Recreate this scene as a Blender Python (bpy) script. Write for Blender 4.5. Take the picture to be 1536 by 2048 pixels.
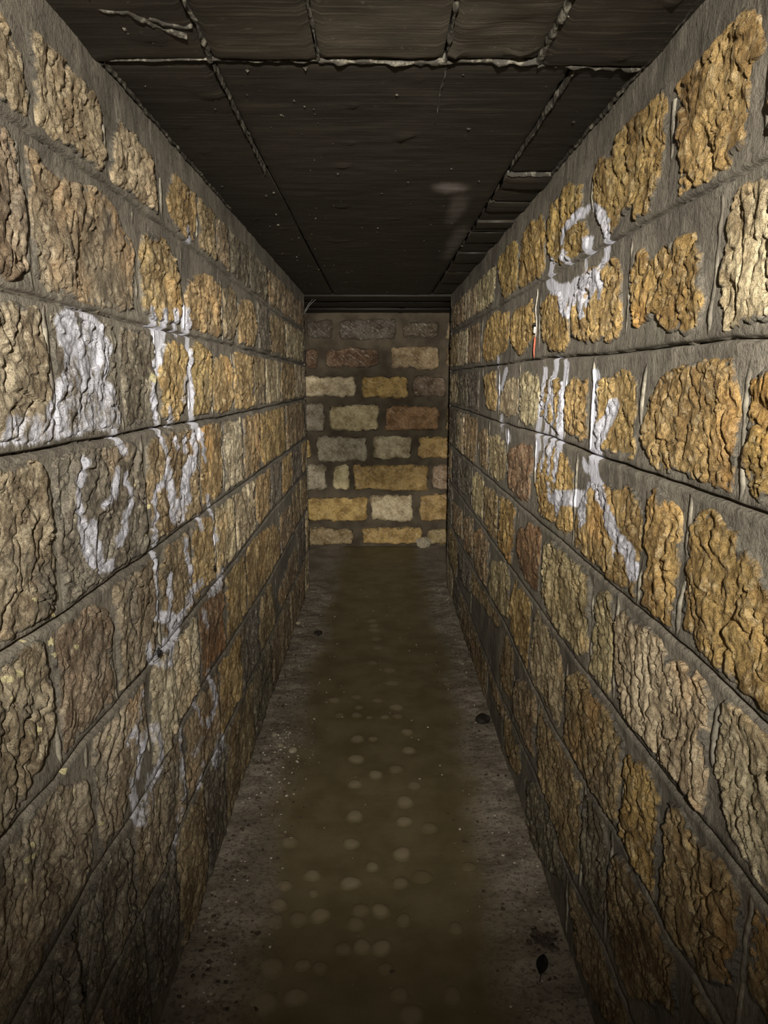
import bpy, math, random
import numpy as np
from mathutils import Vector, Matrix
for _o in list(bpy.data.objects): bpy.data.objects.remove(_o)
sc = bpy.context.scene
COL = sc.collection
R = random.Random(7)
# ---------------------------------------------------------------- camera
EYE = 1.38; XL = -0.475; XR = 0.465; ZC = 1.912; YE = 4.68; YB = 5.85; Y0 = -1.3
FPX = 1420.0
PITCH = math.atan(264 / FPX); YAW = math.atan(11 / (FPX / math.cos(PITCH)))
cam = bpy.data.cameras.new('camera'); cam.sensor_width = 36; cam.sensor_fit = 'AUTO'; cam.lens = FPX / 2048 * 36
cam.clip_start = 0.02
cam_o = bpy.data.objects.new('camera', cam); COL.objects.link(cam_o)
cam_o.location = (0, 0, EYE); cam_o.rotation_euler = (math.pi / 2 - PITCH, 0, -YAW)
sc.camera = cam_o
# ---------------------------------------------------------------- world, torch, exposure
world = bpy.data.worlds.new('world'); sc.world = world; world.use_nodes = True
world.node_tree.nodes['Background'].inputs[0].default_value = (0.5, 0.45, 0.36, 1)
world.node_tree.nodes['Background'].inputs[1].default_value = 0.004
TORCH_POS = (0.02, -0.36, 1.60); TORCH_POWER = 8.0; TORCH_AIM = (0.0, 5.85, 1.02)
# beam profile: (degrees off axis, share of light that the side walls get there)
BEAM = [(0, .064), (3, .060), (5, .085), (7, .19), (10, .48), (14, .74), (19, .88), (24, 1.2), (28, 1.75), (32, 1.6), (36, .70), (42, .10)]
def make_torch():
    l = bpy.data.lights.new('torch', 'POINT'); l.shadow_soft_size = 0.022; l.energy = 1.0; l.color = (1, .955, .88)
    o = bpy.data.objects.new('torch', l); COL.objects.link(o); o.location = TORCH_POS
    d = Vector(TORCH_AIM) - Vector(TORCH_POS); o.rotation_euler = d.to_track_quat('-Z', 'Y').to_euler()
    l.use_nodes = True; nt = l.node_tree; N = nt.nodes; L = nt.links
    em = N['Emission']
    tc = N.new('ShaderNodeTexCoord'); sp = N.new('ShaderNodeSeparateXYZ'); L.new(tc.outputs['Normal'], sp.inputs[0])
    def mt(op, a, b=None):
        n = N.new('ShaderNodeMath'); n.operation = op
        for i, v in enumerate((a, b)):
            if v is None: continue
            if isinstance(v, (int, float)): n.inputs[i].default_value = v
            else: L.new(v, n.inputs[i])
        return n.outputs[0]
    c = mt('MAXIMUM', mt('MINIMUM', mt('MULTIPLY', sp.outputs[2], -1.0), 1.0), -1.0)
    ang = mt('MULTIPLY', mt('ARCCOSINE', c), 180 / math.pi / 60)
    ramp = N.new('ShaderNodeValToRGB'); e = ramp.color_ramp.elements
    while len(e) < len(BEAM): e.new(0.5)
    for k, (a, v) in enumerate(BEAM):
        e[k].position = a / 60; e[k].color = (v / 2, v / 2, v / 2, 1)
    L.new(ang, ramp.inputs[0])
    s = mt('MAXIMUM', mt('SQRT', mt('MAXIMUM', mt('SUBTRACT', 1.0, mt('MULTIPLY', c, c)), 0.0)), math.sin(math.radians(6)))
    s3 = mt('MULTIPLY', mt('MULTIPLY', s, s), s)
    front = mt('GREATER_THAN', c, 0.5)
    L.new(mt('MULTIPLY', mt('MULTIPLY', mt('DIVIDE', ramp.outputs[0], s3), front), TORCH_POWER), em.inputs['Strength'])
make_torch()
vs = sc.view_settings
vs.view_transform = 'Standard'; vs.look = 'None'; vs.gamma = 1.0; vs.use_curve_mapping = False; vs.exposure = 1.45
sc.cycles.max_bounces = 6; sc.cycles.diffuse_bounces = 5
# ---------------------------------------------------------------- surveyed data, metres: (distance along the passage, height)
RJ=[[[0.908,1.207,1.529,2.158,3.291,4.711],[1.638,1.646,1.652,1.656,1.662,1.672]],[[0.87,1.408,1.965,4.204],[1.432,1.432,1.44,1.437]],[[0.832,1.548,1.927,2.623,4.766],[1.22,1.223,1.228,1.221,1.217]],[[0.787,0.995,1.21,1.882,2.077,4.723],[0.975,0.982,0.979,0.978,0.978,0.965]],[[0.812,0.867,1.243,1.471,1.838,2.537,4.682],[0.762,0.762,0.744,0.736,0.732,0.735,0.729]],[[0.894,0.971,1.194,1.473,1.791,2.527,3.547],[0.524,0.503,0.517,0.489,0.47,0.5,0.461]],[[1.146,1.251,1.537,1.824,2.551,3.676],[0.226,0.228,0.2,0.226,0.2,0.213]]]
LJ=[[[0.972,1.138,1.31,1.782,2.055,2.431,3.24,4.609],[1.71,1.712,1.716,1.713,1.709,1.701,1.687,1.69]],[[0.931,1.336,2.245,4.628],[1.492,1.49,1.49,1.477]],[[0.892,1.493,2.202,4.647],[1.285,1.28,1.268,1.262]],[[0.846,1.02,1.223,1.435,2.156,4.414],[1.043,1.033,1.035,1.029,1.027,1.008]],[[0.803,0.943,1.031,1.344,1.563,2.112,2.982,4.43],[0.815,0.809,0.815,0.801,0.803,0.798,0.805,0.793]],[[0.89,1.045,1.223,1.365,1.793,2.066,3.014,4.208],[0.568,0.578,0.561,0.555,0.575,0.561,0.53,0.549]],[[1.051,1.221,1.357,1.601,1.779,1.957,2.571,3.891],[0.35,0.343,0.319,0.34,0.329,0.317,0.296,0.265]]]
RS=[[0,"o",[[1.189,1.821],[1.134,1.82],[1.098,1.821],[1.053,1.827],[1.03,1.829],[0.994,1.836],[0.972,1.826],[0.955,1.792],[0.942,1.772],[0.961,1.769],[0.966,1.749],[0.961,1.721],[0.965,1.696],[0.965,1.676],[1.006,1.682],[1.011,1.662],[1.045,1.673],[1.046,1.655],[1.076,1.656],[1.145,1.665],[1.171,1.739],[1.176,1.781]]],[0,"o",[[1.616,1.827],[1.493,1.809],[1.474,1.844],[1.389,1.844],[1.319,1.834],[1.251,1.83],[1.236,1.78],[1.241,1.743],[1.257,1.7],[1.288,1.662],[1.335,1.663],[1.364,1.703],[1.423,1.696],[1.492,1.666],[1.531,1.676],[1.6,1.738],[1.624,1.764]]],[0,"o",[[2.009,1.834],[1.879,1.832],[1.837,1.84],[1.715,1.812],[1.711,1.767],[1.761,1.753],[1.691,1.729],[1.651,1.701],[1.654,1.673],[1.715,1.667],[1.784,1.668],[1.862,1.677],[1.958,1.693],[2.031,1.746],[2.029,1.804]]],[0,"o",[[2.418,1.808],[2.387,1.837],[2.284,1.841],[2.129,1.834],[2.083,1.809],[2.066,1.752],[2.065,1.71],[2.086,1.67],[2.157,1.67],[2.268,1.67],[2.413,1.676],[2.445,1.749]]],[0,"o",[[2.856,1.853],[2.675,1.862],[2.5,1.834],[2.473,1.797],[2.465,1.752],[2.445,1.691],[2.555,1.682],[2.688,1.678],[2.766,1.707],[2.858,1.79]]],[0,"a",[[3.97,1.822],[4.585,1.822],[4.585,1.701],[3.97,1.697]]],[0,"a",[[3.446,1.822],[3.93,1.822],[3.93,1.697],[3.446,1.693]]],[0,"a",[[2.947,1.822],[3.406,1.822],[3.406,1.693],[2.947,1.69]]],[1,"o",[[1.348,1.575],[1.316,1.595],[1.278,1.575],[1.246,1.574],[1.212,1.587],[1.178,1.584],[1.159,1.569],[1.131,1.591],[1.1,1.581],[1.07,1.549],[1.062,1.503],[1.049,1.495],[1.053,1.476],[1.064,1.463],[1.092,1.457],[1.124,1.466],[1.15,1.461],[1.187,1.479],[1.225,1.494],[1.255,1.485],[1.309,1.482],[1.336,1.509]]],[1,"p",[[0.982,1.588],[0.967,1.607],[0.939,1.611],[0.9,1.611],[0.869,1.609],[0.838,1.446],[0.868,1.446],[0.903,1.446],[0.96,1.448],[0.978,1.486],[0.983,1.531],[0.976,1.557]]],[1,"o",[[1.729,1.534],[1.722,1.566],[1.682,1.605],[1.577,1.614],[1.528,1.61],[1.474,1.61],[1.419,1.585],[1.405,1.532],[1.399,1.479],[1.456,1.466],[1.531,1.47],[1.581,1.467],[1.72,1.485],[1.743,1.513]]],[1,"o",[[2.069,1.578],[1.992,1.601],[1.907,1.604],[1.813,1.563],[1.761,1.526],[1.761,1.48],[1.81,1.452],[1.945,1.465],[2.043,1.501]]],[1,"o",[[2.527,1.583],[2.428,1.612],[2.215,1.603],[2.156,1.575],[2.152,1.516],[2.222,1.489],[2.307,1.469],[2.42,1.473],[2.515,1.513]]],[1,"o",[[3.219,1.571],[3.14,1.615],[2.864,1.639],[2.606,1.609],[2.579,1.56],[2.588,1.507],[2.746,1.478],[3.032,1.465],[3.234,1.487]]],[1,"a",[[4.244,1.639],[4.77,1.642],[4.77,1.467],[4.244,1.467]]],[1,"a",[[3.778,1.636],[4.204,1.638],[4.204,1.467],[3.778,1.468]]],[1,"a",[[3.323,1.633],[3.738,1.635],[3.738,1.468],[3.323,1.468]]],[2,"o",[[1.229,1.305],[1.216,1.337],[1.18,1.375],[1.126,1.392],[1.071,1.395],[1.03,1.401],[0.982,1.395],[0.947,1.396],[0.931,1.371],[0.919,1.329],[0.923,1.29],[0.921,1.3],[0.919,1.267],[0.926,1.24],[0.949,1.238],[0.963,1.246],[1.001,1.245],[1.036,1.235],[1.069,1.235],[1.106,1.235],[1.148,1.236],[1.186,1.244],[1.223,1.269],[1.24,1.292]]],[2,"o",[[0.888,1.368],[0.859,1.381],[0.817,1.386],[0.79,1.241],[0.834,1.25],[0.855,1.243],[0.872,1.265],[0.886,1.285]]],[2,"o",[[1.518,1.371],[1.431,1.377],[1.384,1.396],[1.336,1.387],[1.296,1.372],[1.297,1.334],[1.296,1.291],[1.282,1.256],[1.289,1.25],[1.333,1.243],[1.398,1.242],[1.451,1.24],[1.501,1.25],[1.507,1.309]]],[2,"o",[[1.762,1.369],[1.676,1.379],[1.596,1.373],[1.579,1.309],[1.58,1.258],[1.606,1.247],[1.691,1.257],[1.77,1.265]]],[2,"o",[[2.042,1.361],[1.93,1.378],[1.825,1.368],[1.796,1.315],[1.814,1.253],[1.932,1.271],[2.042,1.293]]],[2,"p",[[2.356,1.39],[2.235,1.401],[2.096,1.386],[2.062,1.333],[2.077,1.277],[2.151,1.244],[2.299,1.247],[2.355,1.295]]],[2,"p",[[2.719,1.326],[2.566,1.384],[2.386,1.377],[2.369,1.282],[2.543,1.254],[2.709,1.268]]],[2,"o",[[3.102,1.397],[2.846,1.403],[2.807,1.317],[2.846,1.27],[3.051,1.27],[3.104,1.331]]],[2,"a",[[4.205,1.407],[4.765,1.407],[4.765,1.247],[4.205,1.248]]],[2,"a",[[3.739,1.408],[4.165,1.407],[4.165,1.248],[3.739,1.249]]],[2,"a",[[3.316,1.408],[3.699,1.408],[3.699,1.249],[3.316,1.25]]],[3,"o",[[1.026,1.124],[1.027,1.158],[0.994,1.18],[0.96,1.185],[0.941,1.175],[0.926,1.178],[0.898,1.173],[0.89,1.15],[0.863,1.159],[0.836,1.142],[0.825,1.119],[0.809,1.11],[0.787,1.096],[0.761,1.02],[0.757,0.998],[0.788,0.996],[0.816,0.993],[0.854,0.991],[0.874,1.001],[0.911,1.007],[0.938,0.994],[0.966,1.0],[0.978,1.017],[1.007,1.02],[1.013,1.038],[1.013,1.081]]],[3,"o",[[1.191,1.13],[1.178,1.167],[1.157,1.188],[1.126,1.177],[1.087,1.175],[1.073,1.144],[1.075,1.109],[1.064,1.078],[1.071,1.03],[1.075,0.995],[1.116,0.995],[1.173,0.996],[1.18,1.033],[1.166,1.062],[1.158,1.089],[1.187,1.111]]],[3,"o",[[1.63,1.022],[1.63,1.056],[1.56,1.118],[1.523,1.149],[1.358,1.158],[1.305,1.174],[1.251,1.16],[1.23,1.122],[1.227,1.071],[1.237,1.005],[1.313,1.002],[1.417,0.999],[1.487,1.006],[1.607,0.996]]],[3,"o",[[2.025,1.058],[2.047,1.112],[1.983,1.17],[1.897,1.197],[1.743,1.176],[1.686,1.159],[1.684,1.098],[1.673,1.042],[1.714,1.014],[1.823,1.022],[2.004,1.016]]],[3,"r",[[2.519,1.12],[2.363,1.152],[2.166,1.174],[2.13,1.131],[2.161,1.067],[2.168,1.023],[2.337,1.008],[2.482,1.02],[2.528,1.059]]],[3,"p",[[2.973,1.135],[2.826,1.154],[2.582,1.142],[2.55,1.074],[2.622,1.022],[2.846,0.995],[2.956,1.034]]],[3,"b",[[3.264,1.133],[3.033,1.167],[2.989,1.072],[3.006,1.016],[3.242,1.009]]],[3,"a",[[4.245,1.188],[4.724,1.187],[4.724,0.995],[4.245,0.997]]],[3,"a",[[3.849,1.188],[4.205,1.188],[4.205,0.997],[3.849,0.999]]],[3,"a",[[3.359,1.189],[3.809,1.189],[3.809,0.999],[3.359,1.002]]],[4,"p",[[1.302,0.851],[1.304,0.908],[1.263,0.944],[1.224,0.937],[1.157,0.946],[1.108,0.947],[1.083,0.94],[1.074,0.924],[1.028,0.939],[0.992,0.939],[0.96,0.942],[0.927,0.938],[0.921,0.9],[0.921,0.857],[0.923,0.816],[0.918,0.788],[0.927,0.773],[0.974,0.77],[1.032,0.768],[1.123,0.763],[1.193,0.764],[1.25,0.787],[1.263,0.816]]],[4,"p",[[0.885,0.909],[0.886,0.939],[0.86,0.96],[0.827,0.959],[0.798,0.958],[0.775,0.957],[0.739,0.957],[0.705,0.777],[0.75,0.788],[0.797,0.799],[0.839,0.81],[0.871,0.854]]],[4,"p",[[1.438,0.904],[1.424,0.933],[1.353,0.944],[1.344,0.894],[1.344,0.849],[1.33,0.816],[1.329,0.762],[1.4,0.753],[1.461,0.751],[1.461,0.803],[1.459,0.852]]],[4,"p",[[1.924,0.835],[1.906,0.925],[1.815,0.951],[1.741,0.946],[1.66,0.948],[1.563,0.947],[1.508,0.946],[1.485,0.911],[1.482,0.863],[1.492,0.8],[1.565,0.762],[1.626,0.756],[1.706,0.756],[1.781,0.764],[1.845,0.773],[1.934,0.795]]],[4,"r",[[2.282,0.887],[2.177,0.912],[2.112,0.951],[1.993,0.955],[1.979,0.909],[1.987,0.849],[2.0,0.781],[2.123,0.772],[2.247,0.783],[2.274,0.839]]],[4,"o",[[2.649,0.932],[2.527,0.942],[2.361,0.951],[2.367,0.885],[2.372,0.816],[2.4,0.767],[2.533,0.752],[2.651,0.757],[2.656,0.844]]],[4,"b",[[3.046,0.921],[2.739,0.929],[2.728,0.869],[2.734,0.77],[2.882,0.766],[3.05,0.782]]],[4,"p",[[3.48,0.895],[3.298,0.953],[3.107,0.938],[3.123,0.861],[3.138,0.774],[3.44,0.77]]],[4,"g",[[3.961,0.872],[3.624,0.946],[3.504,0.921],[3.561,0.814],[3.898,0.782]]],[4,"g",[[4.448,0.903],[4.07,0.938],[4.043,0.783],[4.366,0.772]]],[5,"b",[[1.631,0.569],[1.609,0.662],[1.509,0.713],[1.402,0.702],[1.32,0.717],[1.257,0.696],[1.233,0.651],[1.233,0.562],[1.242,0.526],[1.313,0.525],[1.418,0.508],[1.518,0.501],[1.622,0.517]]],[5,"o",[[1.221,0.672],[1.165,0.691],[1.121,0.709],[1.087,0.698],[1.052,0.705],[1.042,0.65],[1.043,0.629],[1.046,0.563],[1.055,0.529],[1.116,0.526],[1.18,0.53],[1.222,0.538]]],[5,"b",[[1.019,0.653],[1.008,0.704],[0.972,0.719],[0.945,0.706],[0.916,0.707],[0.875,0.723],[0.845,0.719],[0.812,0.72],[0.796,0.682],[0.803,0.649],[0.786,0.627],[0.839,0.581],[0.896,0.537],[0.948,0.524],[1.001,0.519],[1.042,0.54],[1.023,0.597]]],[5,"b",[[0.767,0.692],[0.762,0.729],[0.709,0.735],[0.682,0.737],[0.671,0.679],[0.716,0.65],[0.746,0.642]]],[5,"p",[[2.037,0.569],[2.018,0.68],[1.987,0.711],[1.889,0.712],[1.789,0.715],[1.737,0.688],[1.686,0.65],[1.668,0.613],[1.681,0.563],[1.705,0.511],[1.801,0.511],[1.908,0.513],[2.009,0.5]]],[5,"o",[[2.419,0.541],[2.373,0.637],[2.287,0.71],[2.177,0.706],[2.093,0.704],[2.081,0.64],[2.085,0.568],[2.106,0.501],[2.231,0.507],[2.37,0.507]]],[5,"p",[[2.865,0.518],[2.785,0.649],[2.585,0.69],[2.452,0.717],[2.401,0.668],[2.437,0.548],[2.664,0.511]]],[5,"b",[[3.379,0.626],[3.128,0.713],[2.895,0.692],[2.903,0.584],[2.974,0.512],[3.288,0.512]]],[5,"b",[[3.783,0.644],[3.428,0.699],[3.374,0.602],[3.434,0.524],[3.713,0.497]]],[5,"b",[[4.399,0.618],[3.876,0.654],[3.808,0.53],[4.26,0.49]]],[6,"b",[[1.897,0.386],[1.883,0.448],[1.819,0.453],[1.708,0.457],[1.561,0.457],[1.483,0.455],[1.471,0.411],[1.472,0.322],[1.473,0.258],[1.559,0.222],[1.645,0.233],[1.797,0.238],[1.866,0.247]]],[6,"g",[[1.447,0.428],[1.415,0.474],[1.364,0.47],[1.314,0.459],[1.3,0.381],[1.297,0.302],[1.281,0.278],[1.351,0.265],[1.407,0.282],[1.433,0.35]]],[6,"b",[[1.268,0.39],[1.219,0.469],[1.173,0.479],[1.11,0.478],[1.038,0.477],[0.994,0.477],[0.965,0.471],[0.961,0.411],[1.018,0.371],[1.117,0.276],[1.184,0.274],[1.241,0.301],[1.27,0.34]]],[6,"b",[[0.885,0.506],[0.823,0.506],[0.772,0.506],[0.731,0.506],[0.727,0.506],[0.779,0.506],[0.843,0.506]]],[6,"b",[[2.281,0.352],[2.177,0.407],[1.986,0.457],[1.951,0.432],[1.967,0.353],[1.954,0.282],[2.098,0.266],[2.25,0.287]]],[6,"b",[[2.561,0.294],[2.45,0.464],[2.33,0.452],[2.293,0.306],[2.415,0.271]]],[6,"g",[[4.027,0.394],[3.708,0.443],[3.46,0.446],[3.439,0.335],[3.722,0.294]]],[6,"b",[[3.42,0.442],[2.914,0.467],[2.527,0.482],[2.652,0.439],[3.073,0.401],[3.368,0.357]]],[7,"g",[[2.009,0.142],[1.891,0.206],[1.713,0.185],[1.588,0.187],[1.582,0.165],[1.791,0.049],[1.988,0.024]]],[7,"b",[[1.519,0.176],[1.4,0.195],[1.279,0.207],[1.189,0.208],[1.131,0.208],[1.107,0.208],[1.293,0.078],[1.452,0.062]]],[7,"b",[[2.49,0.17],[2.302,0.191],[2.144,0.197],[2.158,0.096],[2.313,0.068]]],[7,"b",[[2.849,0.185],[2.625,0.183],[2.388,0.188],[2.483,0.129],[2.693,0.143]]]]
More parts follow.
